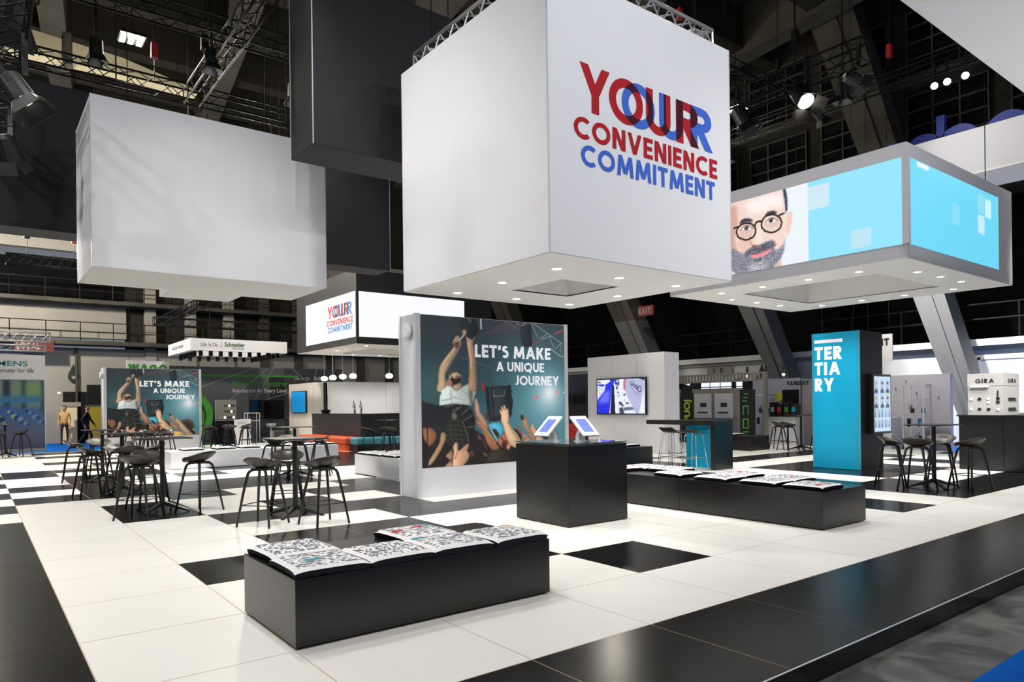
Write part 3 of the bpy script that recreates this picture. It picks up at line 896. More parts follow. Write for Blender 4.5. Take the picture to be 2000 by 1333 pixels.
# ---- the big white cube
CX0, CX1, CY0, CY1, CZ0, CZ1 = 4.18, 7.26, .33, 3.38, 3.0, 5.98
cube = thing('hanging_cube', 'big white fabric cube hanging in the centre with red and blue slogan', 'hanging sign', (CX0, CY0, CZ0))
for q in ((CX0, CX1, CY0, CY0 + .03), (CX0, CX1, CY1 - .03, CY1), (CX0, CX0 + .03, CY0 + .031, CY1 - .031), (CX1 - .03, CX1, CY0 + .031, CY1 - .031)):
    box_part('fabric_face', cube, M_FABRIC, *q, CZ0 + .012, CZ1)
for q in ((CX0 - .004, CX0 + .01, CY0 - .004, CY0 + .01), (CX1 - .01, CX1 + .004, CY0 - .004, CY0 + .01), (CX0 - .004, CX0 + .01, CY1 - .01, CY1 + .004)):
    box_part('corner_profile', cube, M_ALU, *q, CZ0 + .012, CZ1)
for q in ((CX0 + .012, CX1 - .012, CY0 + .012, CY0 + .03), (CX0 + .012, CX1 - .012, CY1 - .03, CY1 - .012), (CX0 + .012, CX0 + .03, CY0 + .03, CY1 - .03), (CX1 - .03, CX1 - .012, CY0 + .03, CY1 - .03)):
    box_part('shadow_gap', cube, M_DFAB, *q, CZ0 + .0165, CZ0 + .03)
open_bottom(cube, CX0 + .01, CX1 - .01, CY0 + .01, CY1 - .01, CZ0, 5.3, 6.31, 1.41, 2.43, .016, .4, M_FABRICW, M_FABRICW)
for x, y in ((4.8, .93), (4.82, 2.0), (4.8, 3.0), (5.82, 2.99), (6.87, 3.0), (6.88, 1.98), (6.89, .93), (5.83, .94)):
    downlight(cube, x, y, CZ0, 75 * KEY)
# slogan: YOUR in red over OUR in blue, overlap dark, built scan line by scan line
def scan_layers(px0, z0, hgt, org, u, v, th, rows, red_w, blue_w, off=.006, scale=1.0):
    dat = {'red': ([], []), 'blue': ([], []), 'mix': ([], [])}
    ys = np.linspace(z0 - .01 * hgt, z0 + 1.01 * hgt, rows + 1)
    for i in range(rows):
        ym = (ys[i] + ys[i + 1]) / 2
        R = runs(red_w, ym); B = runs(blue_w, ym)
        ev = sorted({e for q in R + B for e in q})
        for a, b in zip(ev[:-1], ev[1:]):
            c = (a + b) / 2
            inr = any(q[0] <= c <= q[1] for q in R); inb = any(q[0] <= c <= q[1] for q in B)
            k = 'mix' if inr and inb else 'red' if inr else 'blue' if inb else None
            if k:
                V, F = dat[k]; n = len(V)
                V += [(a, ys[i]), (b, ys[i]), (b, ys[i + 1]), (a, ys[i + 1])]; F.append((n, n + 1, n + 2, n + 3))
    return dat
def slogan(th, org, u, v, sx, mats, rows):
    """slogan in metres on a sign 2.45 wide; sx scales the whole"""
    T = .2
    def W(ch, x, wd, gl=None):
        w0, polys = glyph(ch, T)
        return [[((x + a * wd / w0) * sx[0], (.51 * b + .59) * sx[1]) for a, b in P] for P in polys]
    red = W('Y', .09, .46) + W('O', .53, .55) + W('U', 1.13, .43) + W('R', 1.66, .42)
    blue = W('O', .73, .55) + W('U', 1.36, .43) + W('R', 1.93, .42)
    dat = scan_layers(0, .59 * sx[1], .51 * sx[1], None, None, None, th, rows, red, blue)
    for k, nm in (('blue', 'blue_lettering'), ('red', 'red_lettering'), ('mix', 'overlap_lettering')):
        flat(nm, dat[k][0], dat[k][1], org, u, v, mats[k], th)
    letters_on('red_letter', 'CONVENIENCE', 0, .28, .235, 2.45, .21, .12, org, u, v, mats['red'], th, sc=sx)
    letters_on('blue_letter', 'COMMITMENT', .1, 0, .23, 2.3, .21, .12, org, u, v, mats['blue'], th, sc=sx)
slogan(cube, (4.53, CY0, 3.985), (1, 0, 0), (0, 0, 1), (1, 1), dict(red=M_LRED, blue=M_LBLUE, mix=M_LMIX), 220)
# silver truss frame that carries the cube
tr = thing('cube_truss', 'silver aluminium truss frame on top of the white cube', 'truss', (CX0, CY0, CZ1))
tz = CZ1 + .16
for a, b in (((CX0 + .25, CY0 + .25, tz), (CX1 - .15, CY0 + .25, tz)), ((CX0 + .25, CY0 + .25, tz), (CX0 + .25, CY1 - .1, tz)), ((CX0 + .25, CY1 - .25, tz), (CX1 - .15, CY1 - .25, tz)), ((CX1 - .25, CY0 + .25, tz), (CX1 - .25, CY1 - .1, tz))):
    truss_run(tr, a, b, .22, M_STRUSS, 16, .025, .012)
hang_cables(tr, ((CX0 + .3, CY1 - .3), (CX1 - .3, CY1 - .3), (CX1 - .3, CY0 + .3)), tz)

# ---- white box at left, smaller one behind it
def plain_box(name, label, x0, x1, y0, y1, z0, z1, m, mu, cables=()):
    th = thing(name, label, 'hanging sign', (x0, y0, z0))
    for q in ((x0, x1, y0, y0 + .02), (x0, x1, y1 - .02, y1), (x0, x0 + .02, y0 + .021, y1 - .021), (x1 - .02, x1, y0 + .021, y1 - .021)):
        box_part('fabric_face', th, m, *q, z0 + .006, z1)
    box_part('underside', th, mu, x0 + .004, x1 - .004, y0 + .004, y1 - .004, z0, z0 + .005)
    e = .006
    for q in ((x0 - e, x0 + e, y0 - e, y0 + e), (x1 - e, x1 + e, y0 - e, y0 + e), (x0 - e, x0 + e, y1 - e, y1 + e)):
        box_part('corner_seam', th, MATS['aluminium'] if m is M_FABRIC else M_GREYF, *[v * 1 for v in q], z0, z1)
    hang_cables(th, cables, z1 - .1)
    return th
plain_box('hanging_box', 'large plain white fabric box hanging at left above the bar tables', .8, 4.13, 5.9, 7.5, 3.4, 5.75, M_FABRIC, M_FABRICW, ((1.3, 6.2), (3.6, 6.2), (1.3, 7.2), (3.6, 7.2)))
plain_box('hanging_box', 'small white fabric box peeking out under the large white hanging box', 2.1, 3.25, 7.506, 8.3, 3.4, 4.2, M_FABRIC, M_FABRICW)
plain_box('hanging_box', 'tall charcoal fabric box hanging between the white box and the cube', 3.16, 6.6, 3.98, 4.8, 5.0, 7.4, M_DFAB, M_DFAB, ((5.6, 4.4),))
plain_box('hanging_fascia', 'long black fabric fascia hanging behind the white box, running to the left edge', -6, 7.0, 9.1, 9.8, 4.5, 7.0, mat('black_fabric', (36, 37, 40), .5, .35, var=.05, scale=.4), M_DFAB)
plain_box('hanging_canopy', 'huge white fabric canopy hanging overhead at the upper right corner', 3.6, 15, -5.6, -3.085, 4.0, 5.6, M_FABRIC, M_FABRICW)

# ---- led box with the portrait
LX0, LX1, LY0, LY1, LZ0, LZ1 = 9.68, 13.7, -.79, 3.34, 3.4, 5.0
led = thing('screen_box', 'grey hanging box with wraparound light blue video screens at right', 'hanging sign', (LX0, LY0, LZ0))
for q in ((LX0, LX1, LY0, LY0 + .03), (LX0, LX1, LY1 - .03, LY1), (LX0, LX0 + .03, LY0 + .031, LY1 - .031), (LX1 - .03, LX1, LY0 + .031, LY1 - .031)):
    box_part('fascia', led, M_GREYF, *q, LZ0 + .012, LZ1)
open_bottom(led, LX0 + .004, LX1 - .004, LY0 + .004, LY1 - .004, LZ0, 10.54, 12.75, 0, 2.4, .012, .55, M_FABRICW, M_FABRICW)
for x, y in ((10.13, .9), (10.14, 1.73), (10.15, 2.56), (10.97, 2.92), (11.73, 2.89), (12.52, 2.87), (13.25, 2.38), (13.26, 1.58), (13.27, .79), (13.25, -.04), (12.48, -.44), (11.69, -.43), (10.92, -.41), (10.14, .1)):
    downlight(led, x, y, LZ0, 42 * KEY, .05)
box_part('corner_post', led, M_GREYF, LX0 - .03, LX0 + .05, LY0 - .03, LY0 + .05, LZ0 + .2, LZ0 + 1.4)
cv = Canvas(LY1 - .1 - (LY0 + .05), 1.2, 430)
Wc = LY1 - .1 - (LY0 + .05)                       # 3.98 m of screen, drawn left to right
cv.a[:] = (148, 226, 252)
def yr(y): return 1000 * (LY1 - .1 - y) / Wc
def rect(c, y0, y1, z0, z1, b=1): cv.poly([yr(y0), (z0 - 3.6) / 1.2 * 1000, yr(y1), (z0 - 3.6) / 1.2 * 1000, yr(y1), (z1 - 3.6) / 1.2 * 1000, yr(y0), (z1 - 3.6) / 1.2 * 1000], c, b)
rect((234, 241, 247), 3.3, .64, 3.59, 4.81)
rect((206, 230, 242), .64, .30, 4.37, 4.72)
rect((186, 226, 240), -.02, -.31, 3.66, 3.93)
fs = (3.1 - .62) / Wc; fo = (LY1 - .1 - 3.1) / Wc * 1000
def remap(l): return [v if i % 2 else fo + v * fs for i, v in enumerate(l)]
cv.run([(k, (wd if k == 'p' else wd * fs), c, remap(p)) for k, wd, c, p in FACE])
rng = np.random.RandomState(3)
grain = rng.normal(0, 1, cv.a.shape[:2])
beard = ((np.abs(cv.a - np.array((134, 134, 148))).sum(-1) < 60) | (np.abs(cv.a - np.array((98, 96, 110))).sum(-1) < 50) | (np.abs(cv.a - np.array((176, 174, 184))).sum(-1) < 40))
cv.a += (grain * 34 * beard)[..., None]
o = link('video_screen', cv.mesh('video_screen'), mat_print('screen_print', 1.0, .05, .3), led, Vector((LX0 - .006, LY1 - .1, LZ0 + .2)) - led.location)
o.rotation_euler = (0, 0, -math.pi / 2)
o['label'] = 'screen showing a smiling bearded face with round glasses on light blue'
cv = Canvas(3.3, 1.2, 160)
cv.a[:] = (112, 216, 246)
def rect2(c, x0, x1, z0, z1): cv.poly([x0 / 3.3 * 1000, z0 / 1.2 * 1000, x1 / 3.3 * 1000, z0 / 1.2 * 1000, x1 / 3.3 * 1000, z1 / 1.2 * 1000, x0 / 3.3 * 1000, z1 / 1.2 * 1000], c)
rect2((240, 250, 253), .24, .62, 1.12, 1.2)
rect2((210, 242, 252), 2.72, 2.98, .80, 1.08); rect2((146, 222, 245), 2.42, 2.70, .84, 1.12); rect2((200, 238, 250), 2.42, 2.68, .5, .78); rect2((140, 222, 246), 1.42, 1.72, .5, .82)
o = link('video_screen', cv.mesh('video_screen'), MATS['screen_print'], led, Vector((LX0 + .08, LY0 - .006, LZ0 + .2)) - led.location)
hang_cables(led, ((10, 3), (13.4, 3), (13.4, -.5)), LZ1)

# ---- screen box above the bar
BX0, BX1, BY0, BY1, BZ0, BZ1 = 9.01, 14.1, 15.16, 20.2, 3.4, 5.75
bar = thing('screen_box', 'black hanging box with bright white screens above the bar', 'hanging sign', (BX0, BY0, BZ0))
MBF = MATS['black_fabric']
for q in ((BX0, BX1, BY0, BY0 + .03), (BX0, BX1, BY1 - .03, BY1), (BX0, BX0 + .03, BY0 + .031, BY1 - .031), (BX1 - .03, BX1, BY0 + .031, BY1 - .031)):
    box_part('fascia', bar, MBF, *q, BZ0 + .012, BZ1)
open_bottom(bar, BX0 + .004, BX1 - .004, BY0 + .004, BY1 - .004, BZ0, 10.2, 13.0, 16.4, 19.0, .012, .45, M_FABRICW, M_FABRICW)
M_SCRW = mat('screen_white', (250, 251, 255), .3, .3, emit=1.0)
box_part('video_screen', bar, M_SCRW, BX0 - .012, BX0 - .002, BY0 + .06, 19.3, 3.63, 5.06)
box_part('video_screen', bar, M_SCRW, BX0 + .08, 13.03, BY0 - .012, BY0 - .002, 3.63, 5.05)
E1 = dict(red=mat('screen_red', (222, 44, 54), .4, emit=.9), blue=mat('screen_blue', (60, 140, 210), .4, emit=.9), mix=mat('screen_navy', (34, 24, 52), .4))
for k_ in (M_SCRW, E1['red'], E1['blue']): k_.node_tree.nodes['Principled BSDF'].inputs['Base Color'].default_value = (.02, .02, .02, 1)
slogan(bar, (BX0 - .013, 17.42, 3.9), (0, -1, 0), (0, 0, 1), (.835, .8), E1, 90)
for x, y in ((9.6, 15.7), (9.6, 18), (11.5, 15.7)):
    downlight(bar, x, y, BZ0, 60 * KEY, .05)
for x, y in ((10.9, 19.5), (12.0, 19.5), (13.2, 19.5)):  # extra downlights, added to brighten the bar's back wall
    downlight(bar, x, y, BZ0, 110 * KEY, .05)
for i, (x, y) in enumerate(((9.62, 19.2), (9.52, 18.2), (9.53, 17.4), (9.63, 16.8), (10.7, 16.27))):
    ords = ('leftmost', 'second', 'third', 'fourth', 'rightmost')
    th = thing('pendant_lamp', ords[i] + ' of five glowing globe pendant lamps over the bar', 'lamp', (x, y, 2.5), 'globe pendant lamps over the bar')
    zg = 2.47
    part('cord', MB().tube([(x, y, zg + .08), (x, y, BZ0 + .008)], .006, 5), M_ALU, th)
    part('globe', MB().lathe([(.02, -.085), (.08, -.075), (.12, -.03), (.12, .02), (.09, .065), (.03, .085)], 16, (x, y, zg)), M_LAMPS, th, smooth=True)
    part('canopy_cap', MB().lathe([(.05, -.02), (.05, 0)], 12, (x, y, BZ0)), M_FABRICW, th)

# ---- neighbour's white fascia with blue letters standing on it
sg = thing('sign_fascia', 'white hanging fascia with blue rounded letters on top, behind the grey screen box', 'hanging sign', (17, -4, 6.4))
box_part('fascia', sg, M_FABRIC, 17, 17.2, -5, 3.2, 6.45, 7.4)
box_part('underside', sg, M_FABRICW, 17, 18.4, -5, 3.2, 6.4, 6.45)
mbl = mat('sign_blue', (14, 48, 140), .5)
for i, (ch, y) in enumerate((('c', 2.75), ('e', 2.05), ('b', 1.3), ('e', .35), ('o', -.75))):
    R = .46
    m_ = MB()
    if ch == 'b': m_.box(17.25, 17.4, y + .28, y + .46, 7.0, 8.0)
    pr = []
    for k in range(28):
        a0 = 2 * math.pi * k / 28; a1 = 2 * math.pi * (k + 1) / 28
        q = [(y + r * math.cos(a), 7.22 + r * math.sin(a)) for r, a in ((R - .16, a0), (R, a0), (R, a1), (R - .16, a1))]
        m_.hexa([(17.25, q[0][0], q[0][1]), (17.25, q[1][0], q[1][1]), (17.25, q[2][0], q[2][1]), (17.25, q[3][0], q[3][1]), (17.4, q[0][0], q[0][1]), (17.4, q[1][0], q[1][1]), (17.4, q[2][0], q[2][1]), (17.4, q[3][0], q[3][1])])
    if ch == 'e': m_.box(17.25, 17.4, y - .4, y + .4, 7.15, 7.28)
    part('blue_letter', m_, mbl, sg)
hang_cables(sg, ((17.1, 2.8), (17.1, -.1)), 7.4)

# =================================================================== TRUSSES AND SPOTLIGHTS
def truss(label, a, b, s=.3, n=16, m=M_TRUSS, cab=True):
    th = thing('ceiling_truss', label, 'truss', ((a[0] + b[0]) / 2, (a[1] + b[1]) / 2, (a[2] + b[2]) / 2), 'black ceiling trusses')
    truss_run(th, a, b, s, m, n)
    if cab:
        A = Vector(a); B = Vector(b)
        for t in (.15, .5, .85):
            q = A.lerp(B, t); part('cable', MB().tube([q + Vector((0, 0, s / 2)), (q.x, q.y, 17.0)], .012, 4), M_TRUSS, th)
            part('chain_hoist', MB().box(q.x - .07, q.x + .07, q.y - .06, q.y + .06, q.z + s / 2 + .5, q.z + s / 2 + .85), M_RED if t == .5 else M_TRUSS, th)
    return th
truss('black truss running away from the camera at the upper left edge', (-.12, 1.5, 5.8), (-.12, 13, 5.8), .28, 34, cab=False)
truss('black truss crossing the upper left just below the top edge', (-6, 9.75, 9.15), (9, 9.75, 9.15), .35, 40)
truss('black truss crossing behind the top of the white box', (-6, 13.2, 9.1), (12, 13.2, 9.1), .35, 46)
truss('black truss linking the two crossing trusses at upper left', (3.85, 5, 9.1), (3.85, 13.4, 9.1), .35, 24)
truss('dark grey truss end with spotlight right of the cube', (14, 1.8, 8.6), (14, 12, 8.6), .42, 22)
truss('far black truss below the windows at upper right', (20, -6, 10.4), (20, 14, 10.4), .35, 44)
truss('black truss crossing under the roof at upper right', (9, 8.5, 12.3), (24, 8.5, 12.3), .35, 36)
truss('short black truss in front of the pale band at far left', (.3, 19.3, 5.75), (3.6, 19.3, 5.75), .28, 14)

def spotlight(label, loc, tgt, power, size=1.1, soft=.12, front=False, col=(1, .975, .945), door=True, s=1.0, blend=1.0):
    loc = Vector(loc); tgt = Vector(tgt); d = (tgt - loc).normalized()
    th = thing('spotlight', label, 'spotlight', loc, 'stage spotlights')
    q = d.to_track_quat('-Z', 'Y')
    def P(name, mb, m, par=None):
        o = link(name, mb.mesh(name), m, par or th)
        if par is None: o.rotation_mode = 'QUATERNION'; o.rotation_quaternion = q
        return o
    hm = MB().lathe([(.122 * s, 0), (.13 * s, 0), (.13 * s, .05 * s), (.12 * s, .30 * s), (.06 * s, .34 * s), (.05 * s, .34 * s), (.112 * s, .29 * s), (.122 * s, .05 * s)], 14)
    hm.f = hm.f[:-2]; hm.f += [(7 * 14 + k, 7 * 14 + (k + 1) % 14, (k + 1) % 14, k) for k in range(14)]
    h = P('housing', hm, M_BLACKM)
    P('lens', MB().lathe([(.11 * s, .0 if front else .22 * s), (.11 * s, .004 if front else .224 * s)], 14), M_LAMP, h)
    if door:
        for k in range(4):
            a = k * math.pi / 2
            c, sn = math.cos(a), math.sin(a)
            def r(x, y, z): return (x * c - y * sn, x * sn + y * c, z)
            mb = MB().hexa([r(-.11 * s, .115 * s, -.005), r(.11 * s, .115 * s, -.005), r(.11 * s, .122 * s, -.005), r(-.11 * s, .122 * s, -.005), r(-.15 * s, .2 * s, -.17 * s), r(.15 * s, .2 * s, -.17 * s), r(.15 * s, .207 * s, -.17 * s), r(-.15 * s, .207 * s, -.17 * s)])
            P('barn_door', mb, M_BLACKM, h)
    yk = MB().tube([(-.16 * s, 0, .18 * s), (-.16 * s, 0, .45 * s), (.16 * s, 0, .45 * s), (.16 * s, 0, .18 * s)], .012 * s, 6)
    P('yoke', yk, M_BLACKM)
    link('clamp', MB().box(-.03, .03, -.03, .03, .3 * s, .75 * s).mesh('clamp'), M_BLACKM, th)
    l = bpy.data.lights.new('spot_lamp', 'SPOT')
    l.energy = power * KEY; l.spot_size = size; l.spot_blend = blend; l.shadow_soft_size = soft; l.color = col
    lo = bpy.data.objects.new('spot_lamp', l); COL.objects.link(lo); lo.parent = th
    lo.rotation_mode = 'QUATERNION'; lo.rotation_quaternion = q; lo.location = d * .03
    return th
# on the left truss
WARM = (1, .965, .92)
spotlight('open spotlight with glowing barn doors at upper left edge', (0.0, 4.5, 4.95), (3.0, 3.0, 0), 120, 1.3, front=True)
spotlight('lower black spotlight with barn doors at left edge', (-.05, 6.9, 4.95), (1.5, 9.5, 0), 90, 1.2)
spotlight('large black wash light high at upper left corner', (-.1, 5.3, 6.2), (-1.5, 10, 0), 150, 1.3, s=1.5)
spotlight('spotlight on the left truss past the white box', (-.1, 10.4, 5.4), (3, 12.5, 0), 500, 1.4)
spotlight('added side spotlight on the left truss aimed at the cube', (-.12, 2.0, 5.4), (4.2, 1.9, 5.6), 60, 1.6)  # added out of view, lights the cube's left face
truss('added side truss out of view left of the stand', (-7, -7, 9.2), (-7, 12, 9.2), .3, 40)  # truss and its spots added out of view, fill for left-facing sides
for i, (y, tg, pw) in enumerate(((-5, (9, 4, 1.2), 900), (-1, (4.2, 1.9, 4.8), 850), (2, (12, 5, 1.2), 1500), (6.4, (.8, 6.7, 4.4), 1500))):
    spotlight(('first', 'second', 'third', 'fourth')[i] + ' added spotlight from the near end of the left side truss', (-7, y, 8.6), tg, pw, .8, soft=.45, s=2.0)
# on the right truss
spotlight('black spotlight with barn doors under the truss right of the cube', (14, 3.1, 8.0), (11, -2.5, 0), 900, 1.3, s=1.6, front=True)
spotlight('black spotlight half hidden by the cube at upper right', (14, 4.6, 8.0), (16, 1, 0), 900, 1.4, s=1.4)
# added front truss, unseen behind the camera, to light the fabric faces
ft = truss('added unseen front truss behind the camera carrying the key spotlights', (-6, -7, 9.7), (10, -7, 9.7), .3, 40)
for i, (x, tg, pw) in enumerate(((-4.5, (2.0, 5.9, 5.4), 780), (-2, (3.0, 5.9, 5.4), 700), (1.5, (5.0, .3, 4.9), 560), (4.5, (5.8, .3, 4.6), 560), (7.5, (7.0, .3, 4.6), 480), (9.5, (9.5, -1, 3.0), 450))):
    spotlight(('first', 'second', 'third', 'fourth', 'fifth', 'sixth')[i] + ' added spotlight from the left on the front truss', (x, -7, 9.2), tg, pw * KF, 1.0, col=(.97, .98, 1))
spotlight('added spotlight at the end of the right truss aimed at the blue lettered fascia', (14, 1.95, 8.0), (17, .4, 6.8), 260, 1.3)  # added to light the otherwise dim white fascia
spotlight('added spotlight beyond the end of the right truss aimed at the switch display', (14.2, -1.5, 8.0), (15.8, 0, 1.4), 900, .8)  # added lamp, brightens the display from above
spotlight('added spotlight at the front right aimed at the switch display', (12.5, -3.5, 6.8), (15.7, .3, 1.6), 3500, .5)  # second added lamp for the display's left side
spotlight('spotlight on the right truss over the screen wall', (13.9, 9.2, 8.1), (14, 9.3, 0), 200, .9)
th = spotlight('added single spotlight on a drop pipe aimed at the blue pylon', (10.2, 8.3, 8.2), (14, 2.5, 1.4), 1000, .75)  # added to brighten the pylon's blue face
part('drop_pipe', MB().tube([(10.2, 8.3, 8.9), (10.2, 8.3, 17)], .02, 5), M_TRUSS, th)
spotlight('added unseen uplighter in the aisle under the white canopy', (6.5, -6.4, .35), (6.8, -4.2, 4.0), 420, 1.9)  # unseen lamp added to brighten the canopy's underside
# added spotlights straight above the stand floor, to brighten it
DOWN = [(-2.2, -1.5, 8.8, 1.0, 'over the near left corner of the platform'), (1.0, -2.6, 8.8, 1.1, 'over the near black bench'), (.8, 1.0, 8.8, .9, 'over the open floor left of the cube'), (-1.8, 4.5, 8.8, 1.1, 'left of the platform centre'),
        (-1.8, 9.2, 8.8, 1.4, 'over the left tables'), (1.9, 3.0, 8.8, 1.6, 'between the white box and the cube'), (8.5, -2.4, 8.8, 1.3, 'right of the cube over the front edge'), (8.5, 1.6, 8.8, 1.2, 'between the cube and the screen box'),
        (8.6, 5.6, 8.8, 1.3, 'behind the crowd picture panel'), (5.2, 7.6, 8.8, 1.3, 'over the middle tables'), (3.6, 10.6, 8.8, 2.4, 'behind the long black fascia'), (15.6, -2.2, 8.8, 1.7, 'at the right front of the platform'), (16.2, 3.4, 8.8, 1.5, 'behind the blue pylon'), (12.6, 5.6, 8.8, 1.4, 'over the blue counter'),
        (17.5, 7.6, 8.8, 1.4, 'over the far right tables'), (5.6, 11.2, 8.8, 1.9, 'over the white bench'), (1.6, 11.6, 8.8, 1.4, 'over the third left table'), (9.2, 12.6, 8.8, 1.5, 'before the bar'), (4.5, 16.5, 8.8, 1.5, 'over the far left tables'), (.5, 18, 8.8, 1.4, 'at the far left of the platform'), (8, 19, 8.8, 1.3, 'left of the bar')]
for x, y, z, k, lab in DOWN:
    th = spotlight('added downward spotlight ' + lab, (x, y, z), (x, y + .01, 0), 1500 * k * KD, 1.75, .15, col=WARM)
    part('drop_pipe', MB().tube([(x, y, z + .7), (x, y, 17.0)], .02, 5), M_TRUSS, th)
# added on the far truss to wash the right hall wall and the display
for i, (a, b, pw) in enumerate((((20, 1, 10.0), (16.2, .2, 1), 900), ((20, 6, 10.0), (25.9, 3, .8), 12000), ((20, -3, 10.0), (25.9, 0, .8), 12000))):
    spotlight(('added spotlight on the far truss over the switch display', 'added spotlight on the far truss aimed at the white hall wall', 'added right spotlight on the far truss aimed at the white hall wall')[i], a, b, pw, 1.0)
# cluster of three round lamps and hall lamps
for i in range(3):
    spotlight(('left', 'middle', 'right')[i] + ' lamp of the bright round cluster at upper right', (20, 2.85 - i * .31 - (.12 if i == 2 else 0), 9.85), (0, -4, 3), 60, .7, door=False, s=.8, front=True)
def hall_lamp(label, x, y, z, power, n=3):
    th = thing('hall_lamp', label, 'lamp', (x, y, z), 'hall lamps')
    part('lamp_body', MB().box(x - .3, x + .3, y - .3, y + .3, z + .02, z + .1), M_TRUSS, th)
    for k in range(n):
        part('lamp_strip', MB().box(x - .26 + k * .2, x - .14 + k * .2, y - .28, y + .28, z, z + .02), M_LAMP, th)
    part('suspension', MB().tube([(x, y, z + .1), (x, y, 17.0)], .015, 4), M_TRUSS, th)
    l = bpy.data.lights.new('hall_bulb', 'POINT'); l.energy = power; l.shadow_soft_size = .3; l.color = (1, .93, .80)
    lo = bpy.data.objects.new('hall_bulb', l); COL.objects.link(lo); lo.parent = th; lo.location = (0, 0, -.35)
hall_lamp('glowing three strip hall lamp above the white box', 2.86, 15.2, 11, 420)
hall_lamp('hall lamp strip just right of the cube', 20, 9.0, 11.3, 70)
hall_lamp('hall lamp glimpsed above the cube truss', 9.5, 18, 12.5, 300)
hall_lamp('added hall lamp far over the left aisle', -2, 27, 8.2, 5000)  # added lamp, lifts the pale left part of the back wall
hall_lamp('added hall lamp over the rear stands', 8.2, 20.4, 8.5, 1100)  # added lamp for the grey booth and its hanging frame
hall_lamp('hall lamp over the right rear aisle', 20, 15, 9, 350)
# =================================================================== PICTURE PANELS
def paint_poster():
    cv = Canvas(3.0, 2.413, 300)
    u = cv.xx / 1000; v = cv.yy / (1000 * cv.k)
    base = np.zeros(cv.a.shape)
    top = np.array((56, 64, 70.)); mid = np.array((48, 74, 82.)); low = np.array((66, 120, 132.))
    t = np.clip(v, 0, 1)[..., None]
    base = np.where(t > .55, mid + (top - mid) * (t - .55) / .45, low + (mid - low) * t / .55)
    cv.a = base
    cv.glow(60, 560, 110, (86, 118, 112), .5)
    cv.glow(820, 470, 330, (104, 172, 190), .75)
    cv.glow(920, 300, 220, (96, 150, 160), .6)
    cv.glow(870, 470, 120, (206, 230, 240), .8)
    cv.glow(880, 492, 50, (250, 252, 255), .9)
    rs = np.random.RandomState(5); mt = np.zeros(cv.a.shape[:2])
    for r_, am in ((3, .5), (8, 1.0), (18, 1.4)): mt += blur(blur(rs.normal(0, 1, cv.a.shape[:2]), r_), r_) * r_ * am * .035
    cv.mott = np.clip(1 + mt, .7, 1.3); cv.shade = .42
    cv.run(POSTER)
    cv.a = np.stack([blur(cv.a[..., k], 1) for k in range(3)], -1)
    cv.a += np.random.RandomState(1).normal(0, 2.0, cv.a.shape[:2])[..., None]
    return cv.mesh('printed_picture')
POSTER_ME = paint_poster()
M_POSTER = mat_print('poster_print', .42, .62, .6)
def picture_panel(label, x, y):
    th = thing('picture_panel', label, 'panel', (x, y, 0), 'crowd picture panels')
    W, Dp, H = 3.18, .53, 2.90
    box_part('panel_body', th, M_PANEL, x + .012, x + W - .012, y + .006, y + Dp, 0, H - .01, .003)
    box_part('frame_profile', th, M_ALU, x, x + .09, y - .006, y + .07, 0, H)
    box_part('frame_profile', th, M_ALU, x + W - .085, x + W, y - .006, y + .07, 0, H)
    box_part('side_trim', th, M_ALU, x - .004, x + .011, y + Dp - .05, y + Dp, 0, H - .01)
    box_part('base_panel', th, M_PANEL, x + .092, x + W - .088, y, y + .005, 0, .465)
    link('printed_picture', POSTER_ME, M_POSTER, th, (.095, -.001, .472))
    def P(s, px, pz, h, wd, t=.22): letters_on('white_letter', s, px, pz, h, wd, t, .10, (x, y - .001, 0), (1, 0, 0), (0, 0, 1), M_LETTERW, th, .004)
    kx = lambda X: -.5145 + (X + .5145) * .9746 - 4.97
    kz = lambda Z: 1.454 + (Z - 1.454) * .9746
    P("LET'S", kx(6.26), kz(2.265), .21, .70); P('MAKE', kx(7.09), kz(2.265), .21, .84)
    P('A', kx(6.71), kz(2.035), .16, .155); P('UNIQUE', kx(6.95), kz(2.035), .16, .82, .2); P('JOURNEY', kx(7.12), kz(1.795), .165, 1.0, .2)
    sp = link('loudspeaker', MB().lathe([(.11, -.025), (.13, -.015), (.13, .02), (.1, .045)], 14).mesh('loudspeaker'), M_WLAM, th, (-.035, .2, H - .27))
    sp.rotation_euler = (0, -math.pi / 2, 0); sp['label'] = 'small round white loudspeaker'
    return th
picture_panel('white panel with crowd surfer picture in the centre, under the cube', 4.97, 4.47)
picture_panel('distant white panel with crowd surfer picture behind the left tables', 3.1, 22.7)

# =================================================================== BENCHES AND CUSHIONS
def bench(label, x0, x1, y0, y1, h, m, seams=()):
    th = thing('bench', label, 'bench', (x0, y0, 0))
    part('bench_body', MB().box(x0 + .004, x1 - .004, y0 + .004, y1 - .004, .012, h), m, th, bevel=.004)
    part('plinth', MB().box(x0 + .03, x1 - .03, y0 + .03, y1 - .03, 0, .012), M_DARK, th)
    for s in seams:
        part('seam', MB().box(x0 + .002, x0 + .0045, s, s + .004, .012, h - .002), M_DARK, th)
    return th
bench('black low bench in the foreground with six patterned cushions', 1, 3, -1, 0, .42, M_BLACK)
bench('long black bench behind the tablet counter, right of centre', 7, 8, -1, 3, .43, M_BLACK, (1.0,))
bench('black bench by the wall with the screen', 10.2, 12.2, 6, 7, .43, M_BLACK)
bench('far black bench under the green lettered banner', 17.6, 18.6, 7.0, 8.5, .43, M_BLACK)
bench('long white bench behind the left tables', 3.2, 7.4, 12.95, 13.9, .42, M_WLAM)
bench('white bench beside the crowd picture panel', 6.03, 7.0, 7.0, 9.0, .42, M_WLAM)

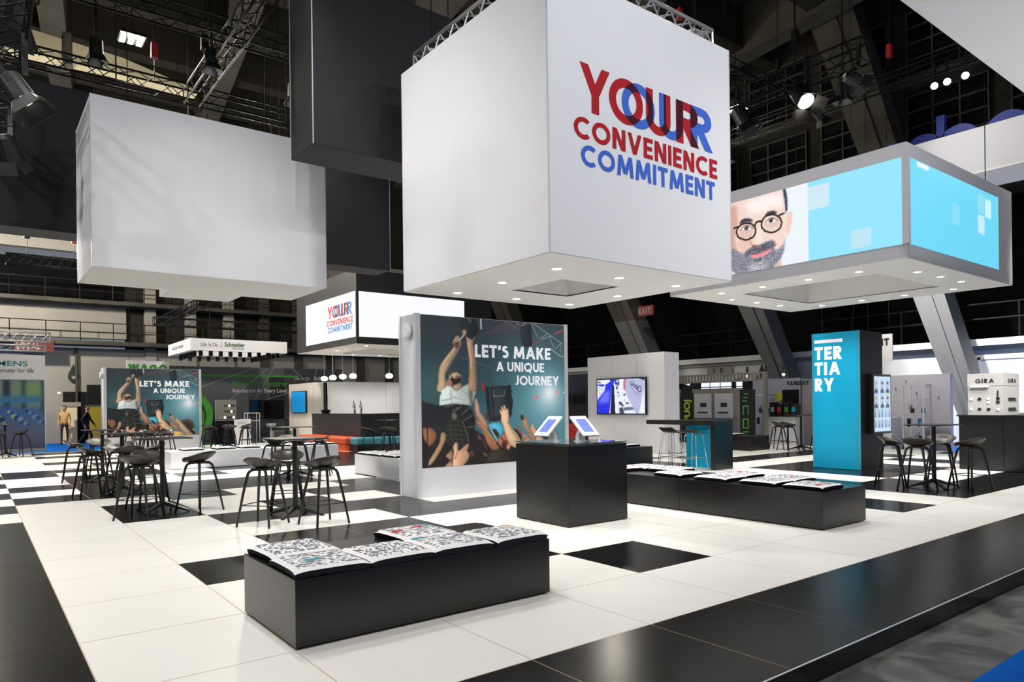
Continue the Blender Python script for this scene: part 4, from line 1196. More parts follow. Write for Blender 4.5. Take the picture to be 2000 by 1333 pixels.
def cushion_mat():
    m = bpy.data.materials.new('cushion_print'); m.use_nodes = True
    nt = m.node_tree; N = nt.nodes; L = nt.links; b = N['Principled BSDF']
    b.inputs['Roughness'].default_value = .85; b.inputs['Specular IOR Level'].default_value = .2
    tc = N.new('ShaderNodeTexCoord'); oi = N.new('ShaderNodeObjectInfo')
    def mth(op, a, bb=None):
        n = N.new('ShaderNodeMath'); n.operation = op
        for i, q in enumerate((a, bb)):
            if q is None: continue
            if isinstance(q, (int, float)): n.inputs[i].default_value = q
            else: L.new(q, n.inputs[i])
        return n.outputs[0]
    sp = N.new('ShaderNodeSeparateXYZ'); L.new(tc.outputs['Object'], sp.inputs[0])
    def cells(k, seed):
        cb = N.new('ShaderNodeCombineXYZ')
        L.new(mth('FLOOR', mth('MULTIPLY', sp.outputs[0], k * .55)), cb.inputs[0]); L.new(mth('FLOOR', mth('MULTIPLY', sp.outputs[1], k)), cb.inputs[1])
        L.new(mth('ADD', oi.outputs['Random'], seed), cb.inputs[2])
        wn = N.new('ShaderNodeTexWhiteNoise'); L.new(cb.outputs[0], wn.inputs['Vector']); return wn
    fine = cells(72, 1.0); patch = cells(17, 5.0)
    ink = mth('GREATER_THAN', fine.outputs['Value'], .47)
    ax = mth('ABSOLUTE', sp.outputs[0]); ay = mth('ABSOLUTE', sp.outputs[1])
    inside = mth('MULTIPLY', mth('LESS_THAN', ax, .208), mth('LESS_THAN', ay, .208))
    topm = mth('GREATER_THAN', sp.outputs[2], .05)
    inside = mth('MULTIPLY', inside, topm)
    ramp = N.new('ShaderNodeValToRGB'); ramp.color_ramp.interpolation = 'CONSTANT'
    e = ramp.color_ramp.elements
    e[0].position = 0; e[0].color = lin((124, 128, 136)) + (1,); e[1].position = .955; e[1].color = lin((222, 158, 62)) + (1,)
    for pz, c in ((.97, (196, 62, 62)), (.985, (58, 148, 164))):
        q = e.new(pz); q.color = lin(c) + (1,)
    L.new(patch.outputs['Value'], ramp.inputs['Fac'])
    solid = mth('MULTIPLY', mth('GREATER_THAN', patch.outputs['Value'], .955), 1.0)
    inkm = mth('MULTIPLY', inside, mth('MAXIMUM', ink, solid))
    m1 = N.new('ShaderNodeMix'); m1.data_type = 'RGBA'
    m1.inputs['A'].default_value = lin((238, 237, 238)) + (1,)
    L.new(inkm, m1.inputs['Factor']); L.new(ramp.outputs['Color'], m1.inputs['B'])
    L.new(m1.outputs['Result'], b.inputs['Base Color'])
    return m
M_CUSH = cushion_mat()
def cushion_meshes():
    n = 14; t = MB(); H = .245
    def hz(u, v):
        e = max(abs(u), abs(v)); c = (abs(u) * abs(v)) ** 6
        return .066 - .022 * e ** 8 - .012 * c
    idx = {}
    for j in range(n + 1):
        for i in range(n + 1):
            u = -1 + 2 * i / n; v = -1 + 2 * j / n
            pull = 1 - .035 * (1 - abs(v) ** 3) * (abs(u) ** 8) ; pull2 = 1 - .035 * (1 - abs(u) ** 3) * (abs(v) ** 8)
            idx[i, j] = len(t.v); t.v.append((H * u * pull, H * v * pull2, hz(u, v)))
    for j in range(n):
        for i in range(n): t.f.append((idx[i, j], idx[i + 1, j], idx[i + 1, j + 1], idx[i, j + 1]))
    rim = [(i, 0) for i in range(n)] + [(n, j) for j in range(n)] + [(n - i, n) for i in range(n)] + [(0, n - j) for j in range(n)]
    b = MB(); k = len(rim)
    b.v = [t.v[idx[q]] for q in rim] + [(x * .97, y * .97, .003) for x, y, z in (t.v[idx[q]] for q in rim)]
    b.f = [(i, k + i, k + (i + 1) % k, (i + 1) % k) for i in range(k)] + [tuple(range(2 * k - 1, k - 1, -1))]
    return t.mesh('cushion_cover'), b.mesh('cushion_underside')
CT, CB = cushion_meshes()
CT.materials.append(M_CUSH); CB.materials.append(mat('cushion_navy', (30, 30, 40), .8, .2))
for me in (CT, CB):
    for q in me.polygons: q.use_smooth = True
def cushion(label, x, y, z, rz, group):
    th = thing('seat_cushion', label, 'cushion', (x, y, z), group, rz)
    link('cover', CT, None, th); link('underside', CB, None, th)
for lab, x, y, k in (('back left', 1.27, -.26, .03), ('front left', 1.25, -.76, -.02), ('second in the front row', 1.73, -.765, .03), ('at the back right', 2.24, -.28, .03), ('third in the front row', 2.22, -.765, -.02), ('rightmost in the front row', 2.72, -.77, .04)):
    cushion('patterned square cushion ' + lab + ' on the near black bench', x, y, .42, k + random.choice((0, math.pi / 2)), 'cushions on the near black bench')
for lab, x, y, k in (('nearest the right end', 7.3, -.72, .02), ('second from the right end, front', 7.3, -.12, .03), ('second from the right end, back', 7.80, -.10, -.0), ('third from the right end, front', 7.28, .55, .02), ('third from the right end, back', 7.76, .60, .04), ('in the middle, front', 7.3, 1.25, -.06), ('in the middle, back', 7.74, 1.75, .02), ('at the left end, back', 7.74, 2.28, -.03), ('at the left end, front', 7.26, 2.4, -.03)):
    cushion('patterned square cushion ' + lab + ' of the long black bench', x, y, .43, k, 'cushions on the long black bench')
for i, x in enumerate((3.75, 4.5, 5.1, 5.9, 6.6, 7.1)):
    cushion('patterned cushion, number %s from the left, on the long white bench' % ('one', 'two', 'three', 'four', 'five', 'six')[i], x, 13.35, .42, .02 * i, 'cushions on the long white bench')
for lab, x, y in (('far', 6.28, 8.65), ('middle', 6.28, 8.1), ('near', 6.3, 7.5), ('back', 6.79, 8.3)):
    cushion('patterned cushion at the %s of the white bench beside the picture panel' % lab, x, y, .42, .03, 'cushions on the small white bench')
for lab, x, y in (('left', 11.0, 6.45), ('right', 11.75, 6.45)):
    cushion('patterned cushion on the %s of the black bench by the screen wall' % lab, x, y, .43, .03, 'cushions on the screen wall bench')
cushion('patterned cushion on the far black bench under the banner', 18.0, 7.9, .43, .02, 'cushions on the far bench')

# =================================================================== STOOLS AND TABLES
def seat_mesh():
    nr, na = 9, 32; t = MB(); th_ = .012
    def surf(r, a):
        x = .235 * r * math.cos(a); y = .205 * r * math.sin(a)
        back = max(0, -math.sin(a)) ** 1.5; side = abs(math.cos(a)) ** 2; front = max(0, math.sin(a)) ** 2
        z = r ** 2.2 * (.015 + .125 * back + .055 * side * (1 - .3 * front)) - front * .03 * r ** 3
        return x, y, z
    for lay in (0, 1):
        for i in range(nr + 1):
            for k in range(na):
                x, y, z = surf(i / nr, 2 * math.pi * k / na); t.v.append((x, y, z - lay * th_))
    m = (nr + 1) * na
    for lay in (0, 1):
        for i in range(nr):
            for k in range(na):
                q = (lay * m + i * na + k, lay * m + (i + 1) * na + k, lay * m + (i + 1) * na + (k + 1) % na, lay * m + i * na + (k + 1) % na)
                t.f.append(q if lay == 0 else q[::-1])
    for k in range(na):
        a = nr * na + k; b = nr * na + (k + 1) % na; t.f.append((a, m + a, m + b, b))
    return t
ST = .715
def make_stool():
    th = thing('bar_stool', 'x', 'stool', (0, 0, 0), 'black bar stools')
    me = seat_mesh().mesh('seat'); link('seat', me, M_SEAT, th, (0, 0, ST), smooth=True)
    leg = MB().tube([(.225, .215, 0), (.165, .155, .42), (.125, .118, .64), (.112, .106, .668), (.09, .085, .684), (.0, .01, .69)], [.0135, .0165, .018, .018, .017, .014], 8).mesh('leg')
    leg.materials.append(M_BLACKM)
    for sx, sy in ((1, 1), (-1, 1), (1, -1), (-1, -1)):
        o = link('leg', leg, None, th, smooth=True); o.scale = (sx, sy, 1)
    fr = MB()
    c = .187; z = .26; q = [(c, c - .008, z), (-c, c - .008, z), (-c, -c + .008, z), (c, -c + .008, z)]
    for i in range(4): fr.tube([q[i], q[(i + 1) % 4]], .006, 6)
    link('footrest', fr.mesh('footrest'), M_BLACKM, th)
    link('seat_plate', MB().box(-.1, .1, -.1, .1, ST - .035, ST - .008).mesh('seat_plate'), M_BLACKM, th)
    return th
PROTO = make_stool(); FIRST = [True]
def stool(label, x, y, rz, z=0):
    global PROTO
    o = PROTO if FIRST[0] else copy_tree(PROTO)
    FIRST[0] = False
    o.location = (x, y, z); o.rotation_euler = (0, 0, rz); o['label'] = label
    return o
def make_table(name_label, x, y, h=1.04, s=.345, z=0, rz=0.0):
    th = thing('bar_table', name_label, 'table', (x, y, z), 'black bar tables', rz)
    r = .05; pts = []
    for cx, cy, a0 in ((s - r, s - r, 0), (-s + r, s - r, 90), (-s + r, -s + r, 180), (s - r, -s + r, 270)):
        for k in range(5):
            a = math.radians(a0 + k * 22.5); pts.append((cx + r * math.cos(a), cy + r * math.sin(a)))
    link('table_top', MB().prism(pts, h - .013, h).mesh('table_top'), M_BLACKM, th)
    link('top_bracket', MB().lathe([(.09, h - .035), (.13, h - .0135)], 16).mesh('top_bracket'), M_GREYF, th)
    link('post', MB().lathe([(.033, .10), (.033, h - .034)], 14).mesh('post'), M_BLACKM, th, smooth=False)
    for k in range(4):
        a = math.radians(45 + 90 * k); c, sn = math.cos(a), math.sin(a)
        def P(l, wd, zz): return (l * c - wd * sn, l * sn + wd * c, zz)
        mb = MB().hexa([P(.0, -.03, .09), P(.40, -.022, 0), P(.40, .022, 0), P(.0, .03, .09), P(.0, -.026, .15), P(.40, -.018, .022), P(.40, .018, .022), P(.0, .026, .15)])
        link('foot', mb.mesh('foot'), M_BLACKM, th)
    return th
def face(x, y, tx, ty): return math.atan2(ty - y, tx - x) - math.pi / 2
def table_group(desc, tx, ty, stools, h=1.04):
    make_table('square black bar table, ' + desc, tx, ty, h)
    for lab, x, y in stools:
        stool('black bar stool, %s side of bar table %s' % (lab, desc), x, y, face(x, y, tx, ty) + random.uniform(-.15, .15))
table_group('nearest at left', 1.63, 5.86, (('near left', 1.24, 5.32), ('right', 2.02, 5.42), ('far', 1.52, 6.28)))
table_group('second at left', 1.54, 8.6, (('left', 1.05, 8.45), ('near', 1.55, 8.02), ('right', 2.02, 8.6), ('far', 1.55, 9.12)))
table_group('third at left', 1.6, 11.4, (('left', 1.12, 11.45), ('far', 1.6, 11.95), ('right', 2.06, 11.3)))
table_group('before the distant picture panel', 3.55, 17.6, (('left', 3.05, 17.5), ('near', 3.5, 17.05), ('right', 4.05, 17.6), ('far', 3.6, 18.15)))
table_group('in the middle foreground', 2.92, 4.15, (('left', 2.33, 3.66), ('right', 2.94, 3.24), ('far', 3.0, 4.68)))
table_group('in the middle behind', 4.87, 9.4, (('left', 4.32, 9.1), ('near', 4.75, 8.85), ('right', 5.35, 9.2), ('far', 4.95, 9.95)))
table_group('beside the blue pylon', 12.1, -.14, (('left', 11.86, .45), ('near', 11.52, -.12), ('right', 11.96, -.72), ('far', 12.72, -.0)))
table_group('behind the blue pylon', 19.0, 6.2, (('left', 18.85, 6.85), ('near', 18.45, 6.3), ('right', 19.0, 5.6)))
table_group('before the bar', 9.4, 13.8, (('left', 8.8, 14.0), ('near', 9.1, 13.3), ('right', 9.8, 13.5)))
table_group('by the banner at the left edge', .32, 22.3, (('right', .72, 21.95), ('near', .1, 21.72)))
table_group('before the grey booth wall', 6.9, 21.6, (('left', 6.3, 21.95), ('near left', 6.25, 21.3), ('near', 6.8, 20.95), ('right', 7.45, 21.3), ('far', 7.1, 22.2), ('far right', 7.7, 21.9)))

# chrome stools at the blue counter
def make_chrome(label, x, y, rz):
    th = thing('chrome_stool', label, 'stool', (x, y, 0), 'chrome bar stools', rz)
    n = 8; t = MB()
    for lay in (0, 1):
        for j in range(n + 1):
            for i in range(n + 1):
                u = -1 + 2 * i / n; v = -1 + 2 * j / n
                t.v.append((.2 * u, .18 * v, .80 + .11 * max(0, -v - .2) ** 1.6 - .03 * max(0, v - .5) + .012 * u * u - lay * .012))
    m = (n + 1) ** 2
    for lay in (0, 1):
        for j in range(n):
            for i in range(n):
                q = tuple(lay * m + a for a in (j * (n + 1) + i, j * (n + 1) + i + 1, (j + 1) * (n + 1) + i + 1, (j + 1) * (n + 1) + i)); t.f.append(q if lay == 0 else q[::-1])
    link('seat', t.mesh('seat'), M_SEAT, th, smooth=True)
    for sx, sy in ((1, 1), (-1, 1), (1, -1), (-1, -1)):
        link('leg', MB().tube([(.22 * sx, .2 * sy, 0), (.17 * sx, .15 * sy, .45), (.14 * sx, .12 * sy, .74), (.1 * sx, .09 * sy, .79)], .008, 6).mesh('leg'), M_CHROME, th, smooth=True)
    link('footrest', MB().tube([(.2, .175, .27), (-.2, .175, .27)], .007, 6).tube([(.2, -.175, .27), (-.2, -.175, .27)], .007, 6).tube([(.2, .175, .27), (.2, -.175, .27)], .007, 6).mesh('footrest'), M_CHROME, th)
make_chrome('chrome legged bar stool nearest the black end panel of the blue counter', 11.7, 4.42, -math.pi / 2)
make_chrome('middle chrome legged bar stool at the blue counter', 11.7, 5.0, -math.pi / 2)
make_chrome('chrome legged bar stool farthest left at the blue counter', 12.35, 5.6, -math.pi / 2)

# =================================================================== COUNTERS
# black cube counter with two tablets
cc = thing('display_counter', 'black cube counter with glass top under the white cube', 'counter', (5, 1, 0))
box_part('counter_body', cc, M_BLACK, 5.004, 5.996, 1.004, 1.996, .01, .955, .004)
box_part('plinth', cc, M_DARK, 5.03, 5.97, 1.03, 1.97, 0, .01)
box_part('print_sheet', cc, M_WLAM, 5.03, 5.97, 1.03, 1.97, .955, .962)
mg = bpy.data.materials.new('counter_glass'); mg.use_nodes = True
bg = mg.node_tree.nodes['Principled BSDF']; bg.inputs['Base Color'].default_value = (.75, .85, .9, 1); bg.inputs['Roughness'].default_value = .03; bg.inputs['Transmission Weight'].default_value = .9; bg.inputs['IOR'].default_value = 1.3
box_part('glass_top', cc, mg, 5.0, 6.0, 1.0, 2.0, .972, .982)
for k in range(7):
    x = 5.15 + .1 * k; y = 1.12 + .13 * ((k * 3) % 6)
    box_part('printed_card', cc, M_BLACKM if k % 2 else M_LBLUE, x, x + .07, y, y + .05, .962, .966)
M_TAB = mat('tablet_screen', (96, 112, 176), .15, .5, emit=.5)
def tablet(label, x, y, rz):
    """stand at x,y; screen faces local -y"""
    th = thing('tablet_stand', label, 'tablet', (x, y, .982), 'tablet stands', rz)
    link('base_plate', MB().box(-.07, .07, -.06, .10, 0, .008).mesh('base_plate'), M_WLAM, th)
    mb = MB(); pr = [(.05, .0), (.055, .06), (.03, .12), (-.02, .17)]
    for (y0, z0), (y1, z1) in zip(pr[:-1], pr[1:]):
        mb.hexa([(-.055, y0 - .03, z0), (.055, y0 - .03, z0), (.055, y0 + .03, z0), (-.055, y0 + .03, z0), (-.055, y1 - .03, z1), (.055, y1 - .03, z1), (.055, y1 + .03, z1), (-.055, y1 + .03, z1)])
    link('neck', mb.mesh('neck'), M_WLAM, th)
    t = math.radians(43)
    h = link('frame', MB().box(-.135, .135, -.175, .175, -.012, .012).mesh('frame'), M_WLAM, th, (0, -.02, .19), bevel=.006)
    h.rotation_euler = (t, 0, 0)
    link('screen', MB().box(-.085, .085, -.115, .115, .0122, .014).mesh('screen'), M_TAB, h)
    link('home_button', MB().lathe([(.008, .0122), (.008, .0135)], 10, (0, -.14, 0)).mesh('home_button'), M_DARK, h)
tablet('white tablet stand on the left of the black cube counter', 5.27, 1.64, -math.pi / 2)
tablet('white tablet stand on the right of the black cube counter', 5.55, 1.32, 0)

# blue pylon
py = thing('pylon', 'bright blue pylon with white lettering and black side', 'pylon', (14, 2, 0))
box_part('pylon_core', py, mat('matt_black', (17, 17, 18), .5, .2), 14.012, 15.0, 2.0, 3.02, 0, 2.9, .003)
box_part('blue_face', py, M_BLUE, 14, 14.011, 2.06, 3.02, .01, 2.9)
box_part('edge_profile', py, mat('blue_profile', (60, 176, 214), .35, .5, metal=.2), 13.996, 14.02, 1.996, 2.06, .01, 2.9)
box_part('edge_profile', py, MATS['blue_profile'], 13.996, 14.012, 3.0, 3.03, .01, 2.9)
U, V = (0, -1, 0), (0, 0, 1)
org = (13.999, 2.97, 0)
lettering('white_bar', [_rect(0, 2.69, .62, 2.76)], org, U, V, M_LETTERW, py)
for s, z, wd in (('TER', 2.33, .60), ('TIA', 2.0, .57), ('RY', 1.655, .43)):
    letters_on('white_letter', s, 0, z, .28, wd, .24, .12, org, U, V, M_LETTERW, py)
box_part('screen_case', py, M_BLACKM, 14.36, 15.16, 1.9, 1.998, .74, 2.0, .004)
cv = Canvas(.72, 1.16, 96)
cv.a[:] = (196, 222, 238)
for r in range(2):
    for c in range(3):
        x = 120 + 370 * c - (40 if c == 2 else 0); zc = 830 - 270 * r
        cv.poly([x - 130, zc - 130, x + 130, zc - 130, x + 130, zc + 120, x - 130, zc + 120], (176, 206, 232))
        cv.poly([x - 120, zc - 125, x + 120, zc - 125, x + 70, zc - 60, x - 70, zc - 60], (60, 66, 96), 2)
        cv.spot(x, zc + 10, 75, (196, 190, 202)); cv.spot(x, zc - 40, 40, (150, 140, 156))
        cv.poly([x - 75, zc + 30, x + 75, zc + 30, x + 55, zc + 75, x - 55, zc + 75], (92, 84, 96) if c else (196, 150, 90), 2)
        cv.poly([x - 110, zc - 150, x + 110, zc - 150, x + 110, zc - 132, x - 110, zc - 132], ((206, 120, 170), (110, 190, 226), (222, 206, 96))[c])
for r in range(2):
    for c in range(9):
        x = 70 + c * 105; zc = 330 - 190 * r
        cv.poly([x - 36, zc - 75, x + 30, zc - 75, x + 20, zc + 70, x - 20, zc + 74], ((70, 96, 150), (180, 200, 226), (90, 110, 140), (150, 176, 210))[c % 4], 2)
link('touch_screen', cv.mesh('touch_screen'), MATS['screen_print'], py, (.40, -.104, .79))
hang_cables(py, ((14.2, 2.9), (14.8, 2.2)), 2.9, 8, .006)

# wall with the screen
sw = thing('screen_wall', 'grey white partition wall with a video screen behind the black benches', 'partition', (15, 8, 0))
for y0, y1 in ((8.0, 9.05), (9.056, 10.0), (10.006, 11.1)):
    box_part('wall_panel', sw, M_WLAM, 15, 15.03, y0, y1, 0, 2.9)
box_part('wall_core', sw, M_WLAM, 15.03, 15.65, 8, 11.1, 0, 2.895)
box_part('edge_profile', sw, M_ALU, 14.994, 15.03, 7.985, 8.0, 0, 2.9)
tvt = thing('television', 'wall screen showing a blue aisle and an exhibitor sign', 'television', (15, 8.65, 1.13))
box_part('television_case', tvt, M_BLACKM, 14.93, 14.995, 8.62, 10.64, 1.11, 2.21, .004)
cv = Canvas(1.94, 1.03, 150); cv.a[:] = (236, 240, 248)
cv.run(TVPIC)
o = link('screen', cv.mesh('screen'), MATS['screen_print'], tvt, Vector((14.925, 10.6, 1.145)) - tvt.location); o.rotation_euler = (0, 0, -math.pi / 2)

# blue counter
bc = thing('bar_counter', 'high counter with black frame and blue panel beside the screen wall', 'counter', (12, 4.1, 0))
box_part('counter_top', bc, M_BLACK, 12, 12.62, 4.1, 6.02, .955, 1.055, .003)
box_part('end_panel', bc, M_BLACK, 12, 12.62, 4.1, 4.22, 0, .954, .003)
box_part('blue_panel', bc, M_BLUE, 12.36, 12.40, 4.221, 5.15, 0, .954)
part('hanging_wire', MB().tube([(12.3, 4.3, .95), (12.3, 4.5, .87), (12.3, 4.75, .84), (12.3, 5.0, .9), (12.3, 5.1, .95)], .006, 5), M_DARK, bc)

# bar with sofa
bb = thing('bar_block', 'long black bar counter under the white screens', 'counter', (9.7, 16.4, 0))
box_part('counter_front', bb, mat('bar_front', (40, 42, 50), .45), 9.7, 9.76, 16.4, 20.6, .02, 1.17)
box_part('counter_front', bb, M_BLACK, 9.761, 13.5, 16.4, 16.46, .02, 1.17)
box_part('counter_top', bb, M_BLACKM, 9.68, 13.5, 16.38, 17.0, 1.171, 1.2)
box_part('counter_top', bb, M_BLACKM, 9.68, 10.3, 17.001, 20.62, 1.171, 1.2)
M_OR = mat('orange_vinyl', (226, 92, 48), .45); M_TE = mat('teal_vinyl', (72, 150, 164), .45)
for nm, lab, m, q, sub in (('sofa', 'orange vinyl bench along the bar front', M_OR, (9.05, 9.65, 16.2, 20.2), ((16.2, 17.5), (17.51, 18.85), (18.86, 20.2))), ('sofa', 'teal vinyl bench along the bar end', M_TE, (9.2, 13.0, 15.6, 16.19), ((9.2, 10.4), (10.41, 11.6), (11.61, 13.0)))):
    th = thing(nm, lab, 'sofa', (q[0], q[2], 0))
    box_part('sofa_base', th, M_OR if m is M_OR else M_BLACK, q[0], q[1], q[2], q[3], 0, .2)
    for a, b in sub:
        if m is M_OR: box_part('seat_pad', th, m, q[0], q[1], a, b, .2, .44, .05)
        else: box_part('seat_pad', th, m, a, b, q[2], q[3], .2, .44, .05)
bw = thing('bar_back_wall', 'white back wall of the bar with panel doors', 'partition', (10.6, 20.8, 0))
box_part('wall_core', bw, M_WLAM, 10.45, 15.5, 20.8, 21.0, 0, 2.42)
for x0, x1 in ((10.55, 11.55), (11.75, 12.9), (12.91, 14.1)):
    box_part('door_panel', bw, M_WLAM, x0, x1, 20.78, 20.799, .1, 2.36)
bs = thing('bar_side_wall', 'pale partition with blue screen at the left end of the bar', 'partition', (10.6, 21.5, 0))
box_part('wall_core', bs, mat('cream_laminate', (214, 208, 200), .5), 10.5, 10.7, 21.3, 25.2, 0, 2.44)
box_part('edge_panel', bs, mat('navy_panel', (30, 34, 50), .4), 10.45, 10.9, 20.9, 21.29, 0, 2.4)
box_part('seam', bs, M_GREYF, 10.496, 10.499, 22.4, 22.41, 0, 2.44)
tb = thing('info_screen', 'small blue information screen on the pale partition', 'television', (10.45, 22.6, 1.2))
box_part('screen_case', tb, M_BLACKM, 10.43, 10.495, 23.1, 24.7, 1.2, 2.12)
box_part('screen', tb, mat('info_blue', (20, 132, 196), .3, emit=.7), 10.424, 10.429, 23.14, 24.66, 1.23, 2.09)
# things on the bar
bk = thing('basket', 'dark wicker basket on the bar top', 'basket', (10.0, 20.0, 1.2))
part('basket_body', MB().lathe([(.14, 0), (.19, .14), (.18, .14), (.13, .02)], 14, (10.0, 20.0, 1.2)), M_BLACKM, bk)
part('handle', MB().tube([(10.0, 20.17, 1.34), (10.0, 20.12, 1.47), (10.0, 20, 1.5), (10.0, 19.88, 1.47), (10.0, 19.83, 1.34)], .012, 6), M_BLACKM, bk)
for i, x in enumerate((10.05, 10.3)):
    tp = thing('beer_tap', ('left', 'right')[i] + ' chrome beer tap column on the bar', 'tap', (x, 17.6, 1.2), 'beer taps')
    part('column', MB().lathe([(.035, 0), (.03, .36)], 12, (x, 17.6, 1.2)), M_CHROME, tp, smooth=True)
    part('spout', MB().tube([(x, 17.6, 1.5), (x - .08, 17.55, 1.5), (x - .1, 17.53, 1.4)], .012, 6), M_CHROME, tp)
    part('tap_handle', MB().tube([(x - .05, 17.57, 1.52), (x - .05, 17.57, 1.64)], [.012, .02], 6), M_BLACKM, tp)
for i, x in enumerate((11.6, 12.05)):
    bs_ = thing('bottle_rack', ('left', 'right')[i] + ' wire holder with dark glasses on the bar', 'rack', (x, 16.7, 1.2), 'wire holders on the bar')
    part('wire_frame', MB().tube([(x - .08, 16.7, 1.2), (x - .08, 16.7, 1.48), (x + .08, 16.7, 1.48), (x + .08, 16.7, 1.2)], .007, 5), M_CHROME, bs_)
    part('glass_jar', MB().lathe([(.05, 0), (.055, .11), (.05, .11), (.045, .01)], 10, (x - .02, 16.7, 1.2)), M_BLACKM, bs_)

# switch display (right)
gi = thing('display_counter', 'dark high counter under the switch display at the right edge', 'counter', (15.7, -3, 0))
box_part('counter_body', gi, M_BLACK, 15.72, 16.6, .0, .8, .01, 1.1, .003)
box_part('counter_body', gi, M_BLACK, 15.66, 18.5, -1.2, -.02, .01, 1.1, .003)
box_part('counter_top', gi, M_BLACKM, 15.64, 18.5, -1.22, .82, 1.1, 1.125)
gd = thing('switch_display', 'grey display block with brand letters and rows of light switches', 'display', (15.7, 0, 1.125))
M_GD = mat('display_grey', (196, 194, 190), .5); M_GD2 = mat('display_grey_side', (176, 173, 166), .5)
box_part('display_body', gd, M_GD, 15.7, 16.6, 0, .62, 1.125, 1.96)
box_part('upper_band', gd, M_GD, 15.694, 16.6, -.004, .624, 1.715, 1.965)
M_INK = mat('ink', (34, 34, 36), .5)
lettering('dark_letters', word('GIRA', 0, 0, .085, .33, .2, .22), (15.693, .48, 1.772), U, V, M_INK, gd)
lettering('dark_letters', word('GIRA', 0, 0, .085, .45, .2, .22), (15.95, -.005, 1.772), (1, 0, 0), V, M_INK, gd)
lp = box_part('lamp_strip', gd, M_WLAM, 15.66, 15.694, .24, .56, 1.685, 1.712)
for i, (y, z, s, c) in enumerate(((.56, 1.45, 0, 0), (.41, 1.45, 0, 1), (.25, 1.455, 1, 0), (.25, 1.385, 1, 0), (.085, 1.455, 1, 1), (.085, 1.385, 1, 1), (.56, 1.245, 0, 0), (.41, 1.245, 0, 1), (.25, 1.24, 1, 1), (.085, 1.24, 0, 0))):
    m_ = M_INK if c else M_WLAM
    if s:
        o = link('switch', MB().lathe([(.032, 0), (.032, .012)], 14).mesh('switch'), m_, gd, Vector((15.699, y, z)) - gd.location); o.rotation_euler = (0, -math.pi / 2, 0)
    else: box_part('switch', gd, m_, 15.686, 15.699, y - .027, y + .027, z - .027, z + .027)
box_part('switch_stalk', gd, M_INK, 15.68, 15.699, .077, .093, 1.47, 1.62)
for z in (1.44, 1.24):
    for k in range(5): box_part('switch', gd, M_INK if k < 4 else M_GREYF, 15.98 + k * .1, 16.06 + k * .1, -.014, -.001, z - .03, z + .03)
font_text('small_print', 'Switches and sockets\nmore than one colour\nand more design', .035, (15.699, .57, 1.64), U, V, M_GREYF, gd, .002)
gd2 = thing('switch_display', 'second grey display block cut off at the right edge of the photo', 'display', (16.7, -1.0, 1.125))
box_part('display_body', gd2, M_GD, 16.75, 17.3, -1.1, -.05, 1.125, 1.95)
lettering('dark_letters', word('GIRA', 0, 0, .085, .33, .2, .22), (16.749, -.1, 1.77), U, V, M_INK, gd2)
box_part('switch', gd2, M_INK, 16.74, 16.749, -.5, -.2, 1.4, 1.48)

# =================================================================== NEIGHBOUR STANDS, RIGHT BACK
st = thing('booth_wall', 'speckled grey booth wall with golden skyline print, right of the blue pylon', 'partition', (22, 3.3, 0))
M_SPK = mat('speckled_grey', (170, 166, 172), .6, var=.06, scale=5)
box_part('wall_core', st, M_SPK, 22, 22.2, 3.3, 7.9, -.1, 2.2)
cv = Canvas(2.4, 1.1, 90); cv.a[:] = (176, 172, 178)
for k in range(16):
    x = 40 + k * 62; hh = 120 + (k * 97 % 300)
    cv.poly([x, 0, x + 40, 0, x + 34, hh * 1.6, x + 8, hh * 1.6], (206, 168, 90) if k % 3 else (220, 200, 150), 2)
o = link('printed_picture', cv.mesh('printed_picture'), mat_print('booth_print', .15, .8), st, Vector((21.99, 7.4, .95)) - st.location); o.rotation_euler = (0, 0, -math.pi / 2)
for k in range(14): box_part('wall_dot', st, M_INK, 21.985, 21.999, 3.6 + k * .3, 3.63 + k * .3, 1.5 + (k * 37 % 60) / 100, 1.53 + (k * 37 % 60) / 100)
for y in (6.6, 5.4):
    sl = thing('arm_light', 'thin arm light on top of the grey booth wall, %s' % ('left' if y > 6 else 'right'), 'lamp', (22, y, 2.2), 'arm lights')
    part('arm', MB().tube([(22, y, 2.2), (21.7, y + .15, 2.35), (21.55, y + .25, 2.33)], .012, 5), M_TRUSS, sl); box_part('lamp_head', sl, M_TRUSS, 21.5, 21.6, y + .2, y + .3, 2.28, 2.34)
def showcase(label, x, y, h=1.95, z=-.1):
    th = thing('glass_showcase', label, 'showcase', (x, y, z), 'glass showcases')
    for dx, dy in ((0, 0), (.5, 0), (0, .55), (.5, .55)):
        box_part('frame_post', th, M_ALU, x + dx, x + dx + .03, y + dy, y + dy + .03, z, z + h)
    for k in range(4): box_part('glass_shelf', th, M_GREYF, x + .03, x + .5, y + .03, y + .55, z + .35 + k * .4, z + .36 + k * .4)
    box_part('top_cap', th, M_ALU, x, x + .53, y, y + .58, z + h, z + h + .05)
    box_part('base_cabinet', th, M_WLAM, x, x + .53, y, y + .58, z, z + .3)
    for k in range(9):
        box_part('exhibit', th, (M_INK, M_GREYF, M_BLUE)[k % 3], x + .1 + (k % 3) * .12, x + .17 + (k % 3) * .12, y + .12 + (k * 5 % 4) * .1, y + .2 + (k * 5 % 4) * .1, z + .36 + (k // 3) * .4, z + .5 + (k // 3) * .4 + (k % 2) * .1)
showcase('glass showcase in front of the grey booth wall', 21.2, 3.7)
showcase('tall glass showcase left of the blue pylon', 21.2, 8.7, 1.75)
wc = thing('reception_counter', 'white counter with poster sheet right of the blue pylon', 'counter', (21, 4.8, 0))
box_part('counter_body', wc, M_WLAM, 21.2, 21.8, 4.6, 6.8, -.1, .93)
box_part('counter_poster', wc, M_GREYF, 21.17, 21.199, 5.0, 5.7, .1, .9)
